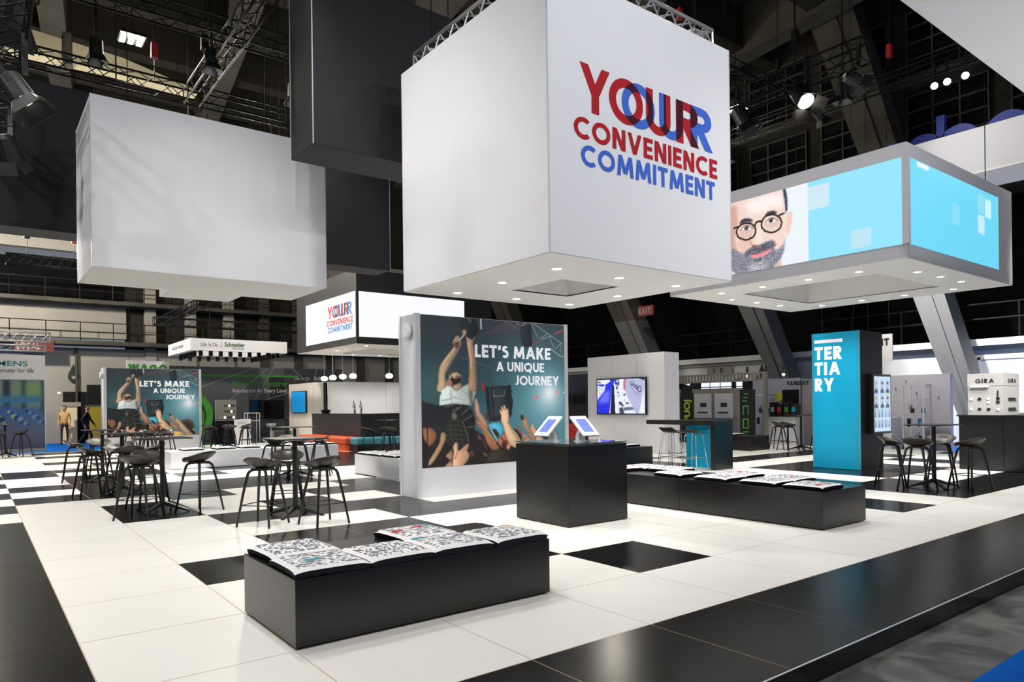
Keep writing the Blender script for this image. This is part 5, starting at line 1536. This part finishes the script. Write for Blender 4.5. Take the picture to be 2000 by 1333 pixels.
lettering('dark_letters', word('PANDUIT', 0, 0, .09, .5, .22, .14), (21.168, 5.65, .76), U, V, M_INK, wc)
font_text('small_print', 'Data Center\nNetwork\nSolutions', .07, (21.168, 5.65, .55), U, V, M_INK, wc, .002)
for k, y in enumerate((4.9, 5.4, 6.1, 6.5)):
    bt = thing('exhibit_box', ('yellow', 'framed dark', 'black', 'amber')[k] + ' exhibit box on the white counter', 'box', (21.4, y, .93), 'exhibits on the white counter')
    box_part('box_body', bt, (mat('exhibit_yellow', (206, 166, 60), .5), M_INK, M_BLACKM, mat('exhibit_amber', (190, 140, 70), .5))[k], 21.35, 21.55, y - .14, y + .14, .93, 1.1 + .05 * k)
    box_part('box_label', bt, M_WLAM, 21.345, 21.349, y - .08, y + .08, .97, 1.05)
wc2 = thing('reception_counter', 'white counter with machines left of the blue pylon', 'counter', (21, 7.8, 0))
box_part('counter_body', wc2, M_WLAM, 20.9, 21.4, 5.6 + 1.9, 8.6, -.1, .9)
box_part('counter_top', wc2, M_GREYF, 20.85, 21.45, 7.48, 8.62, .9, .93)
for k in range(4):
    bt = thing('exhibit_machine', ('first', 'second', 'third', 'fourth')[k] + ' black machine from the left on the white counter', 'machine', (21.1, 8.4 - k * .26, .93), 'machines on the white counter')
    y = 8.4 - k * .26
    box_part('machine_body', bt, M_BLACKM, 21.0, 21.25, y - .1, y + .1, .93, 1.42 - .05 * (k % 2))
    box_part('control_panel', bt, (M_GREYF, M_RED, M_GREEN, M_BLUE)[k], 20.995, 20.999, y - .06, y + .06, 1.1, 1.25)
st2 = thing('booth_wall', 'pale blue grey booth wall with dots and a black screen, left of the blue pylon', 'partition', (22, 8, 0))
box_part('wall_core', st2, mat('blue_grey', (176, 180, 196), .6, var=.05, scale=4), 22.0, 22.2, 7.95, 9.8, -.1, 2.25)
box_part('wall_screen', st2, M_DARK, 21.95, 21.999, 8.0, 8.6, 1.25, 1.85)
lettering('dark_letters', word('PANDUIT', 0, 0, .14, .8, .26, .14), (21.999, 7.99 + .45, 2.0), U, V, M_INK, st2)
o = part('yellow_disc', MB().lathe([(.16, 0), (.16, .02)], 16), mat('exhibit_disc', (206, 206, 40), .5), st2); o.location = Vector((21.97, 8.75, 1.6)) - Vector((22, 8, 0)) + Vector((22, 8, 0)); o.location = (-.03 + 22 - 22, .75, 1.6); o.rotation_euler = (0, math.pi / 2, 0)
for v_ in o.data.vertices: v_.co += Vector((22, 8, 0))
pn = thing('hanging_banner', 'grey hanging banner with dark letters beside the blue pylon', 'banner', (22, 4.7, 2.7))
box_part('banner_sheet', pn, M_GD, 22, 22.03, 4.9, 6.2, 2.65, 3.5)
lettering('dark_letters', word('PANDUIT', 0, 0, .22, 1.2, .24, .14), (21.999, 6.2, 3.15), U, V, M_INK, pn)
hang_cables(pn, ((22.01, 5.0), (22.01, 6.1)), 3.5, 17.0, .006)
for i, y in enumerate((9.55, 8.8, 8.15)):
    spotlight(('left', 'middle', 'right')[i] + ' small warm spotlight on the booth wall left of the blue pylon', (21.3, y, 2.35), (18, y - 2, .8), 12, 1.4, door=False, s=.45, col=(1, .86, .62))
# banners and gate left of there
eb = thing('banner_stand', 'black banner with green outlined letters one above another', 'banner', (20, 8.4, 0))
box_part('banner_sheet', eb, M_INK, 20, 20.05, 8.42, 8.98, 0, 1.86)
gl = mat('banner_green', (90, 190, 60), .5, emit=.1)
for strokes in ([(.18, 1.70, .32, 1.73), (.14, 1.58, .30, 1.61), (.1, 1.46, .28, 1.49)], [(.12, 1.02, .15, 1.32), (.12, 1.29, .34, 1.32), (.31, 1.02, .34, 1.32)], [(.12, .56, .34, .59), (.12, .85, .34, .88), (.12, .56, .15, .88), (.31, .56, .34, .88)], [(.12, .14, .15, .46), (.12, .14, .3, .17), (.12, .43, .34, .46)]):
    lettering('green_letter', [_rect(*k) for k in strokes], (19.999, 8.98, 0), U, V, gl, eb)
fb = thing('feather_flag', 'black feather flag with yellow green letters behind the blue counter', 'flag', (20, 11, 0))
p = [(10.9, 0), (11.42, 0), (11.46, 1.6), (11.4, 1.95), (11.25, 2.1), (11.05, 2.05), (10.92, 1.75)]
mb = MB(); n = len(p); mb.v = [(20, y, z) for y, z in p] + [(20.03, y, z) for y, z in p]
mb.f = [tuple(range(n)), tuple(range(2 * n - 1, n - 1, -1))] + [(i, n + i, n + (i + 1) % n, (i + 1) % n) for i in range(n)]
part('flag_sheet', mb, M_INK, fb)
font_text('green_letters', 'FUOJ', .36, (19.99, 11.05, .75), (0, 0, 1), (0, 1, 0), mat('flag_green', (170, 200, 50), .5, emit=.1), fb, .004, bold=.01)
part('flag_pole', MB().tube([(20.015, 11.48, -.1), (20.015, 11.48, 1.7), (20.015, 11.4, 2.0), (20.015, 11.2, 2.14)], .015, 6), M_TRUSS, fb)
gt = thing('gate_beam', 'perforated white metal beam on posts behind the blue counter', 'gantry', (20.5, 10, 0))
for z in (2.15, 2.4):
    box_part('beam_rail', gt, M_CONCL, 20.5, 20.56, 8.35, 12.6, z, z + .05)
for k in range(30): box_part('beam_web', gt, M_CONCL, 20.51, 20.55, 8.4 + k * .14, 8.46 + k * .14, 2.2, 2.4)
for y in (8.3, 12.6): box_part('gantry_post', gt, M_CONCL, 20.48, 20.6, y, y + .1, -.1, 2.45)
gb = thing('booth_wall', 'dim booth wall with white product posters behind the flag', 'partition', (23, 9, 0))
box_part('wall_core', gb, M_CONCL, 23.5, 23.6, 11.3, 15, -.1, 2.0)
for k, y in enumerate((13.3, 12.3)):
    box_part('poster_sheet', gb, M_WLAM, 23.47, 23.499, y - .6, y + .25, .8, 1.8)
    part('poster_drawing', MB().box(23.455, 23.469, y - .35, y - .05, 1.25, 1.42).box(23.455, 23.469, y - .4, y + .1, 1.0, 1.06), M_CONC, gb)
box_part('light_column', gb, M_LAMPS, 23.3, 23.34, 10.9, 11.0, 0, 1.9)
# door glazing with daylight, signs on the right wall
dr = structure('door_1', MB().box(WR - .08, WR - .02, 12.3, 16.4, -.1, 2.35), M_DARK)
for y0, y1 in ((12.9, 13.2), (13.45, 14.0), (14.05, 14.55), (14.6, 15.05), (15.7, 16.0)):
    for z0, z1 in ((1.45, 1.8), (1.85, 2.1), (2.14, 2.32)):
        part('window_pane', MB().box(WR - .1, WR - .085, y0, y1, z0, z1), mat('daylight_pane', (225, 232, 245), .3, emit=1.0), dr)
sn = thing('door_sign', 'grey sign reading 5 E above the rear door', 'sign', (WR - .1, 13.8, 2.85)); box_part('sign_plate', sn, M_CONCL, WR - .12, WR - .08, 13.4, 14.7, 2.7, 3.0)
lettering('dark_letters', word('5', 0, 0, .2, .14, .2) + word('E', .4, 0, .2, .14, .2), (WR - .121, 14.4, 2.75), U, V, M_INK, sn)
sn = thing('round_sign', 'round red and white prohibition sign above the rear door', 'sign', (WR - .1, 13.1, 2.5))
for r, m_, d in ((.17, M_RED, 0), (.12, M_WLAM, .01)):
    o = link('sign_disc', MB().lathe([(r, 0), (r, .012)], 18).mesh('sign_disc'), m_, sn, (-.02 - d, 0, .05)); o.rotation_euler = (0, -math.pi / 2, 0)
def drop_sign(label, x, y, z, axis):
    th = thing('drop_sign', label, 'sign', (x, y, z), 'drop shaped fire point signs')
    p = [(0, .62), (-.12, .35), (-.22, .12), (-.23, -.05), (-.14, -.2), (0, -.25), (.14, -.2), (.23, -.05), (.22, .12), (.12, .35)]
    mb = MB(); n = len(p)
    if axis == 'y': mb.v = [(a, 0, b) for a, b in p] + [(a, -.03, b) for a, b in p]
    else: mb.v = [(0, a, b) for a, b in p] + [(-.03, a, b) for a, b in p]
    mb.f = [tuple(range(n)), tuple(range(2 * n - 1, n - 1, -1))] + [(i, n + i, n + (i + 1) % n, (i + 1) % n) for i in range(n)]
    link('sign_plate', mb.mesh('sign_plate'), M_INK, th)
    q = link('emblem', MB().lathe([(.08, 0), (.08, .01)], 14).mesh('emblem'), M_CONCL, th, (0, -.04, -.02) if axis == 'y' else (-.04, 0, -.02)); q.rotation_euler = (math.pi / 2, 0, 0) if axis == 'y' else (0, -math.pi / 2, 0)
drop_sign('black drop shaped sign on the pale hall wall at far left', 3.33, WB - .1, 3.0, 'y')
drop_sign('black drop shaped sign beside the rear door', WR - .15, 16.9, 2.3, 'x')
drop_sign('black drop shaped sign right of the rear door by the leaning column', WR - .15, 11.9, 2.4, 'x')
ex = thing('exit_sign', 'dim red exit sign hanging high behind the cube', 'sign', (24, 16.4, 5.6)); box_part('sign_plate', ex, mat('dim_red', (120, 40, 40), .5), 24, 24.1, 16.2, 17.1, 5.45, 5.9)
lettering('white_letters', word('EXIT', 0, 0, .25, .7, .2), (23.999, 17.05, 5.55), U, V, M_CONCL, ex)
hang_cables(ex, ((24.05, 16.4), (24.05, 16.9)), 5.9, 17.0, .01)
rb = thing('warning_sign', 'red lettered board on the hall wall above the banner at left', 'sign', (1.3, WB - 1, 4.6)); box_part('sign_plate', rb, mat('board_red', (92, 30, 30), .6), 1.0, 2.5, WB - .96, WB - .905, 4.1, 4.6)
lettering('pale_letters', word('LOCAL', 0, 0, .3, .85, .2), (1.1, WB - .961, 4.2), (1, 0, 0), V, M_CONCL, rb)
# dark stand glimpsed behind the picture panel
ds = thing('booth_block', 'dark blue booth with lit white lightbox right of the crowd picture panel', 'partition', (15.5, 13, 0))
box_part('booth_body', ds, mat('booth_navy', (46, 48, 66), .6), 15.8, 16.0, 12, 15.5, -.0, 2.45)
box_part('booth_canopy', ds, M_DARK, 15.2, 15.79, 12, 15.5, 1.45, 1.75)
box_part('light_box', ds, mat('light_box', (236, 240, 248), .4, emit=.8), 15.5, 15.78, 13.3, 14.0, 1.78, 2.2)
box_part('red_box', ds, M_RED, 15.4, 15.7, 12.1, 12.7, 0, .8)

# =================================================================== NEIGHBOUR STANDS, LEFT BACK
# grey booth with green ring
YW = 27.0
sw2 = thing('booth_wall', 'dark grey booth wall with green stripe, lines and white slogan', 'partition', (7, YW, 0))
M_SCH = mat('booth_grey', (84, 86, 92), .6, var=.06, scale=.8)
box_part('wall_core', sw2, M_SCH, 4.5, 13.8, YW, YW + .2, -.1, 3.25)
box_part('green_stripe', sw2, M_GREEN, 7.3, 11.6, YW - .012, YW - .001, 2.83, 2.92)
box_part('dark_tower_print', sw2, M_INK, 10.25, 10.95, YW - .006, YW - .001, 1.4, 2.82)
box_part('dark_tower_print', sw2, mat('print_slate', (58, 60, 66), .6), 10.95, 13.8, YW - .006, YW - .001, .3, 3.25)
mlw = mat('print_line', (150, 152, 158), .6)
for (x0, z0), (x1, z1) in (((7.3, 2.35), (9.6, 3.25)), ((8.5, 1.8), (10.2, 3.25)), ((9.6, 1.8), (10.45, 3.25)), ((11.3, 3.25), (12.3, 2.4)), ((12.3, 2.4), (12.5, 3.25)), ((9.9, 1.75), (11.8, 2.3)), ((11.0, 1.0), (11.6, .6))):
    part('print_line', MB().tube([(x0, YW - .012, z0), (x1, YW - .012, z1)], .016, 4), mlw, sw2)
font_text('white_slogan', 'Innovation At Every Level', .26, (8.62, YW - .001, 2.13), (1, 0, 0), V, mat('print_pale', (206, 206, 210), .6), sw2, .012, bold=.004, width=2.42)
font_text('green_words', 'EcoStruxure', .36, (8.62, YW - .001, 2.42), (1, 0, 0), V, mat('print_dkgreen', (52, 120, 44), .6), sw2, .012, bold=.012, width=2.42)
font_text('white_slogan', 'Life Is On', .2, (11.4, YW - .001, 2.72), (1, 0, 0), V, MATS['print_pale'], sw2, .012, width=.75)
font_text('white_slogan', 'Schneider', .24, (12.35, YW - .001, 2.72), (1, 0, 0), V, MATS['print_pale'], sw2, .012, bold=.006, width=1.1)
gr = thing('ring_sculpture', 'big green ring standing behind the distant picture panel', 'sculpture', (7.0, 25.6, 0))
mb = MB(); RR = 1.05
for k in range(36):
    a = 2 * math.pi * k / 36
    for r, y in ((RR - .26, 25.45), (RR, 25.45), (RR, 25.95), (RR - .26, 25.95)):
        mb.v.append((6.35 + r * math.cos(a), y, 1.15 + r * math.sin(a)))
for k in range(36):
    for j in range(4):
        a = k * 4 + j; b = k * 4 + (j + 1) % 4; c = ((k + 1) % 36) * 4 + (j + 1) % 4; d = ((k + 1) % 36) * 4 + j
        mb.f.append((a, b, c, d))
part('ring', mb, M_GREEN, gr); box_part('ring_base', gr, M_INK, 5.9, 6.8, 25.4, 26.0, -.1, .12)
tvb = thing('television', 'wide black screen on the dark grey booth wall', 'television', (10, YW - .1, 1)); box_part('screen_case', tvb, M_DARK, 9.35, 10.9, YW - .08, YW - .02, .95, 1.78); box_part('screen', tvb, M_GLASSD, 9.39, 10.86, YW - .09, YW - .081, .99, 1.74)
swb = thing('switchboard', 'pale switchboard panel with lit modules in the grey booth', 'panel', (8.2, 26.4, 0)); box_part('board', swb, M_CONCL, 7.75, 8.6, 26.4, 26.5, .9, 1.8)
for i in range(5):
    for j in range(3): box_part('module', swb, M_LAMPS if (i + j) % 4 == 0 else M_INK, 8.1 + i * .09, 8.16 + i * .09, 26.38, 26.399, 1.0 + j * .25, 1.08 + j * .25)
box_part('lower_frame', swb, M_TRUSS, 7.75, 8.6, 26.42, 26.48, -.1, .9)
for i, (x, m_) in enumerate(((10.2, M_CONCL), (10.75, mat('sofa_green', (30, 96, 46), .6)), (11.3, M_CONCL), (11.85, MATS['sofa_green']))):
    th = thing('pouf', ('first pale', 'first green', 'second pale', 'second green')[i] + ' cube seat from the left before the grey booth wall', 'pouf', (x, 25.8, 0), 'cube seats in the grey booth')
    box_part('pouf_body', th, m_, x - .26, x + .26, 25.6, 26.1, -.1, .42, .03); box_part('pouf_foot', th, M_DARK, x - .2, x + .2, 25.65, 26.05, -.118, -.1)
wst = thing('swivel_stool', 'white tulip bar stool in the grey booth', 'stool', (9.7, 25.2, -.118)); part('base', MB().lathe([(.2, 0), (.18, .02), (.03, .05), (.025, .7)], 14, (9.7, 25.2, -.118)), M_WLAM, wst); part('seat', MB().lathe([(.03, .68), (.2, .78), (.22, .88), (.19, .86), (.05, .74)], 14, (9.7, 25.2, -.118)), M_WLAM, wst)
shf = thing('exhibit_stand', 'white cube frame display stand in the grey booth', 'stand', (8.9, 25.2, 0))
q = [(8.65, 25.0), (9.15, 25.0), (9.15, 25.4), (8.65, 25.4)]
for k in range(4):
    part('frame_bar', MB().tube([(*q[k], .9), (*q[(k + 1) % 4], .9)], .015, 5), M_WLAM, shf); part('frame_bar', MB().tube([(*q[k], 1.22), (*q[(k + 1) % 4], 1.22)], .015, 5), M_WLAM, shf); part('frame_bar', MB().tube([(*q[k], -.1), (*q[k], 1.22)], .015, 5), M_WLAM, shf)
box_part('exhibit', shf, M_INK, 8.8, 9.0, 25.1, 25.3, .9, 1.08)
wb_ = thing('info_lectern', 'white information lectern with grey lettering before the grey booth', 'stand', (8.0, 23.2, 0)); box_part('lectern_body', wb_, M_WLAM, 7.75, 8.35, 23.6, 23.75, 0, 1.0)
font_text('grey_letters', 'INFO', .14, (7.85, 23.599, .8), (1, 0, 0), V, M_GREYF, wb_, .004, bold=.004)
for i in range(2):
    th = thing('floor_strip', ('near', 'far')[i] + ' green floor strip before the grey booth', 'strip', (5, 24.9 + i * 1.4, -.118)); box_part('strip_body', th, M_GREEN, 5, 13, 24.75 + i * 1.75, 24.85 + i * 1.75, -.116, -.06)
# hanging lit ring of the grey booth
hr = thing('light_ring', 'white rectangular hanging frame with rows of black spotlights', 'hanging sign', (6.8, 23, 3.6))
rx0, rx1, ry0, ry1 = 5.9, 9.5, 22.6, 26.3
for q in ((rx0, rx1, ry0, ry0 + .06), (rx0, rx0 + .06, ry0 + .061, ry1 - .061), (rx0, rx1, ry1 - .06, ry1), (rx1 - .06, rx1, ry0 + .061, ry1 - .061)): box_part('fascia', hr, M_WLAM, *q, 3.6, 4.05)
for q in ((rx0 + .06, rx1 - .06, ry0 + .06, ry0 + .5), (rx0 + .06, rx1 - .06, ry1 - .5, ry1 - .06), (rx0 + .06, rx0 + .5, ry0 + .5, ry1 - .5), (rx1 - .5, rx1 - .06, ry0 + .5, ry1 - .5)): box_part('underside', hr, M_WLAM, *q, 3.62, 3.66)
for k in range(9):
    x = rx0 + .35 + k * .36
    box_part('mini_spot', hr, M_DARK, x, x + .12, ry0 + .2, ry0 + .32, 3.42, 3.62); box_part('mini_spot', hr, M_DARK, x, x + .12, ry1 - .35, ry1 - .23, 3.42, 3.62)
for k in range(7):
    y = ry0 + .7 + k * .36
    box_part('mini_spot', hr, M_DARK, rx0 + .25, rx0 + .37, y, y + .12, 3.42, 3.62); box_part('mini_spot', hr, M_DARK, rx1 - .37, rx1 - .25, y, y + .12, 3.42, 3.62)
font_text('dark_letters', 'Life Is On', .2, (6.25, ry0 - .001, 3.76), (1, 0, 0), V, M_INK, hr, .006, width=.6)
box_part('divider', hr, M_INK, 6.98, 6.99, ry0 - .01, ry0 - .004, 3.68, 3.98)
font_text('green_letters', 'Schneider', .24, (7.1, ry0 - .001, 3.78), (1, 0, 0), V, mat('ink_green', (38, 96, 52), .5), hr, .006, bold=.006, width=.75); font_text('dark_letters', 'Electric', .12, (7.4, ry0 - .001, 3.68), (1, 0, 0), V, MATS['ink_green'], hr, .006, width=.42)
font_text('green_letters', 'Life Is On  Schneider', .2, (rx0 - .001, 25.6, 3.78), (0, -1, 0), V, MATS['ink_green'], hr, .006, width=1.9)
hang_cables(hr, ((6.6, 22.7), (8.6, 22.7), (rx0 + .05, 24.5), (9.4, 24.5)), 4.05, 17.0, .012)
tr2 = thing('ceiling_truss', 'dark truss grid above the white frame with spotlights', 'truss', (7.5, 26, 5), 'black ceiling trusses'); truss_run(tr2, (5.5, 27, 5.1), (14, 27, 5.1), .3, M_TRUSS, 20); truss_run(tr2, (6.2, 22, 5.3), (6.2, 29, 5.3), .3, M_TRUSS, 16)
# green lettered signs
for lab, x, y, wd in (('green lettered white sign above the distant picture panel', 4.2, 25.2, 1.5), ('green lettered white sign behind the bar pendant lamps', 12.6, 29.5, 1.7)):
    th = thing('sign_board', lab, 'sign', (x, y, 3)); box_part('board', th, M_WLAM, x, x + wd, y, y + .06, 2.75, 3.32)
    lettering('green_letters', word('WAGO', .06, 0, .28, wd - .12, .3, .1), (x, y - .001, 2.9), (1, 0, 0), V, M_GREEN, th)
    hang_cables(th, ((x + .1, y + .03), (x + wd - .1, y + .03)), 3.32, 17.0, .008)
# banner at left edge
sb = thing('banner_wall', 'tall banner with teal letters and a blurred blue factory picture at left edge', 'banner', (1, 24.6, 0))
box_part('banner_sheet', sb, M_WLAM, -1.2, 1.56, 24.6, 24.65, .0, 3.38)
cv = Canvas(2.72, 2.4, 110)
cv.a[:] = (86, 112, 150)
cv.poly([0, 600, 1000, 600, 1000, 1000, 0, 1000], (122, 146, 132), 6); cv.poly([560, 560, 640, 560, 640, 1000, 560, 1000], (52, 60, 84), 3); cv.poly([760, 560, 800, 560, 800, 1000, 760, 1000], (52, 60, 84), 3); cv.poly([960, 500, 1000, 500, 1000, 1000, 960, 1000], (60, 70, 92), 3)
cv.glow(880, 850, 130, (126, 160, 96), .7); cv.poly([0, 420, 1000, 460, 1000, 520, 500, 640, 0, 560], (70, 110, 176), 8)
for k in range(26): cv.spot(400 + (k * 137) % 600, 330 + (k * 71) % 220, 16 + k % 3 * 8, ((120, 160, 210), (60, 92, 150), (180, 200, 120), (40, 60, 104))[k % 4])
cv.poly([0, 0, 1000, 0, 1000, 300, 0, 340], (104, 108, 140), 8); cv.poly([540, 660, 960, 660, 960, 760, 540, 770], (52, 130, 176), 3)
link('printed_picture', cv.mesh('printed_picture'), mat_print('banner_print', .1, .9), sb, Vector((-1.19, 24.597, .12)) - sb.location)
font_text('teal_letters', 'SIEMENS', .25, (-.24, 24.599, 2.99), (1, 0, 0), V, mat('ink_teal', (30, 128, 140), .5), sb, .006, bold=.003, width=1.28)
font_text('black_script', 'Ingenuity for life', .2, (.02, 24.599, 2.77), (1, 0, 0), V, M_INK, sb, .006, width=1.2, shear=.25)
font_text('white_slogan', 'Thinking industry further !', .14, (.35, 24.595, 1.83), (1, 0, 0), V, M_CONCL, sb, .008, width=1.0)
tr3 = thing('light_truss', 'short silver truss with lamps above the banner at left edge', 'truss', (0, 25, 4), None); truss_run(tr3, (-3, 25, 4.05), (1.75, 25, 4.05), .32, M_STRUSS, 16); truss_run(tr3, (-3, 25.0, 3.65), (1.6, 25.0, 3.65), .2, M_STRUSS, 16)
# black booth with yellow poster at far left
bo = thing('booth_block', 'black booth with a yellow and orange poster at far left', 'partition', (4.2, 32, 0))
box_part('booth_body', bo, M_DARK, 3.55, 6.5, 31, 31.2, 1.65, 2.55); box_part('booth_poster', bo, mat('poster_yellow', (150, 130, 30), .6), 3.6, 4.6, 31.05, 31.15, -.1, 1.64); box_part('booth_poster', bo, mat('poster_orange', (150, 84, 40), .6), 4.6, 5.2, 31.05, 31.15, -.1, 1.64); box_part('booth_side', bo, M_DARK, 5.2, 6.5, 31.05, 31.15, -.1, 1.64)
lk = thing('lit_booth', 'small warmly lit booth front in the far left doorway', 'partition', (3, 33, 0)); box_part('booth_front', lk, mat('warm_cream', (216, 196, 160), .6, emit=.12), 2.75, 3.35, 32.9, 33.0, -.1, 1.6); box_part('booth_header', lk, M_CONCL, 2.72, 3.5, 32.85, 32.99, 1.6, 1.8); box_part('booth_light', lk, M_LAMPS, 2.6, 2.7, 32.8, 32.9, 2.2, 2.25)

# =================================================================== PEOPLE (far away in the left aisle)
def person(label, x, y, z, rz, col_top, col_leg, stride, hgt=1.72):
    th = thing('person', label, 'person', (x, y, z), None, rz)
    k = hgt / 1.72
    J = [(0, 0, .95), (0, .01, 1.15), (0, .02, 1.36), (0, .02, 1.48), (0, .03, 1.54),                # pelvis..neck
         (.17, .02, 1.40), (.23, -.04 - .1 * stride, 1.13), (.22, .06 - .08 * stride, .88),             # right arm
         (-.17, .02, 1.40), (-.23, -.02 + .14 * stride, 1.13), (-.22, .10 + .18 * stride, .90),          # left arm
         (.10, 0, .90), (.11, .20 * stride, .50), (.11, .18 * stride, .09), (.11, .30 * stride + .06, .04),
         (-.10, 0, .90), (-.11, -.08 * stride, .50), (-.11, -.34 * stride, .13), (-.11, -.28 * stride + .07, .04)]
    E = [(0, 1), (1, 2), (2, 3), (3, 4), (2, 5), (5, 6), (6, 7), (2, 8), (8, 9), (9, 10), (0, 11), (11, 12), (12, 13), (13, 14), (0, 15), (15, 16), (16, 17), (17, 18)]
    R = [.14, .13, .15, .065, .06, .07, .048, .036, .07, .048, .036, .095, .065, .045, .04, .095, .065, .045, .04]
    me = bpy.data.meshes.new('body'); me.from_pydata([(a * k, b * k, c * k) for a, b, c in J], E, []); me.update()
    o = link('body', me, col_top, th)
    me.materials.append(col_leg)
    sm = o.modifiers.new('skin', 'SKIN')
    for i, r in enumerate(R):
        me.skin_vertices[0].data[i].radius = (r * k, r * k * .8)
    me.skin_vertices[0].data[0].use_root = True
    sd = o.modifiers.new('sub', 'SUBSURF'); sd.levels = 1; sd.render_levels = 2
    dg = bpy.context.evaluated_depsgraph_get(); dg.update()
    m2 = bpy.data.meshes.new_from_object(o.evaluated_get(dg)); o.modifiers.clear(); o.data = m2
    m2.materials.clear()
    for mm in (col_top, col_leg, M_SKIN): m2.materials.append(mm)
    for q in m2.polygons:
        zc = q.center.z / k
        q.material_index = 1 if zc < .95 and abs(q.center.x) < .17 * k else (2 if (zc > 1.47 or (zc < .93 and abs(q.center.x) > .17 * k)) else 0)
        q.use_smooth = True
    hd = MB().lathe([(.02, -.13), (.06, -.11), (.078, -.05), (.085, .02), (.078, .08), (.05, .115), (.01, .125)], 14)
    link('head', hd.mesh('head'), M_SKIN, th, (0, .04 * k, 1.63 * k), smooth=True)
    link('hair', MB().lathe([(.083, .02), (.09, .05), (.083, .1), (.05, .13), (.01, .138)], 14).mesh('hair'), M_HAIR, th, (0, .025 * k, 1.63 * k), smooth=True)
    link('nose', MB().lathe([(.012, -.02), (.016, -.01), (.004, .02)], 6, (0, .085, -.01)).mesh('nose'), M_SKIN, th, (0, .045 * k, 1.63 * k))
    for s in (-1, 1):
        link('ear', MB().lathe([(.012, -.025), (.018, 0), (.01, .025)], 6, (s * .086, 0, -.005)).mesh('ear'), M_SKIN, th, (0, .04 * k, 1.63 * k))
        hx, hy, hz = ((.22, .06 - .08 * stride, .88) if s > 0 else (-.22, .10 + .18 * stride, .90))
        hm = MB().tube([(hx, hy, hz), (hx, hy + .02, hz - .07)], [.03, .036], 6)
        for f in range(4): hm.tube([(hx + (f - 1.5) * .017, hy + .02, hz - .07), (hx + (f - 1.5) * .018, hy + .035, hz - .115), (hx + (f - 1.5) * .016, hy + .055, hz - .145 + .008 * abs(f - 1.5))], [.009, .008, .007], 5)
        hm.tube([(hx - s * .03, hy + .02, hz - .03), (hx - s * .045, hy + .045, hz - .075)], [.01, .008], 5)
        link('hand', hm.mesh('hand'), M_SKIN, th).scale = (k, k, k)
    for jx, jy in ((.11, .18 * stride), (-.11, -.34 * stride)):
        link('shoe', MB().box(jx - .045, jx + .045, jy - .06, jy + .19, .0, .07).mesh('shoe'), M_DARK, th, bevel=.02).scale = (k, k, k)
    return th
M_SKIN = mat('skin', (176, 128, 104), .6); M_HAIR = mat('dark_hair', (34, 28, 24), .7)
person('person in dark clothes walking through the blue aisle at far left', 3.35, 29.6, -.116, -math.pi / 2 - .3, M_DARK, M_DARK, 1.0)
person('person in a yellow top standing by the lit booth at far left', 2.8, 32.3, -.116, math.pi - .2, mat('yellow_top', (190, 150, 90), .7), M_HAIR, .1)
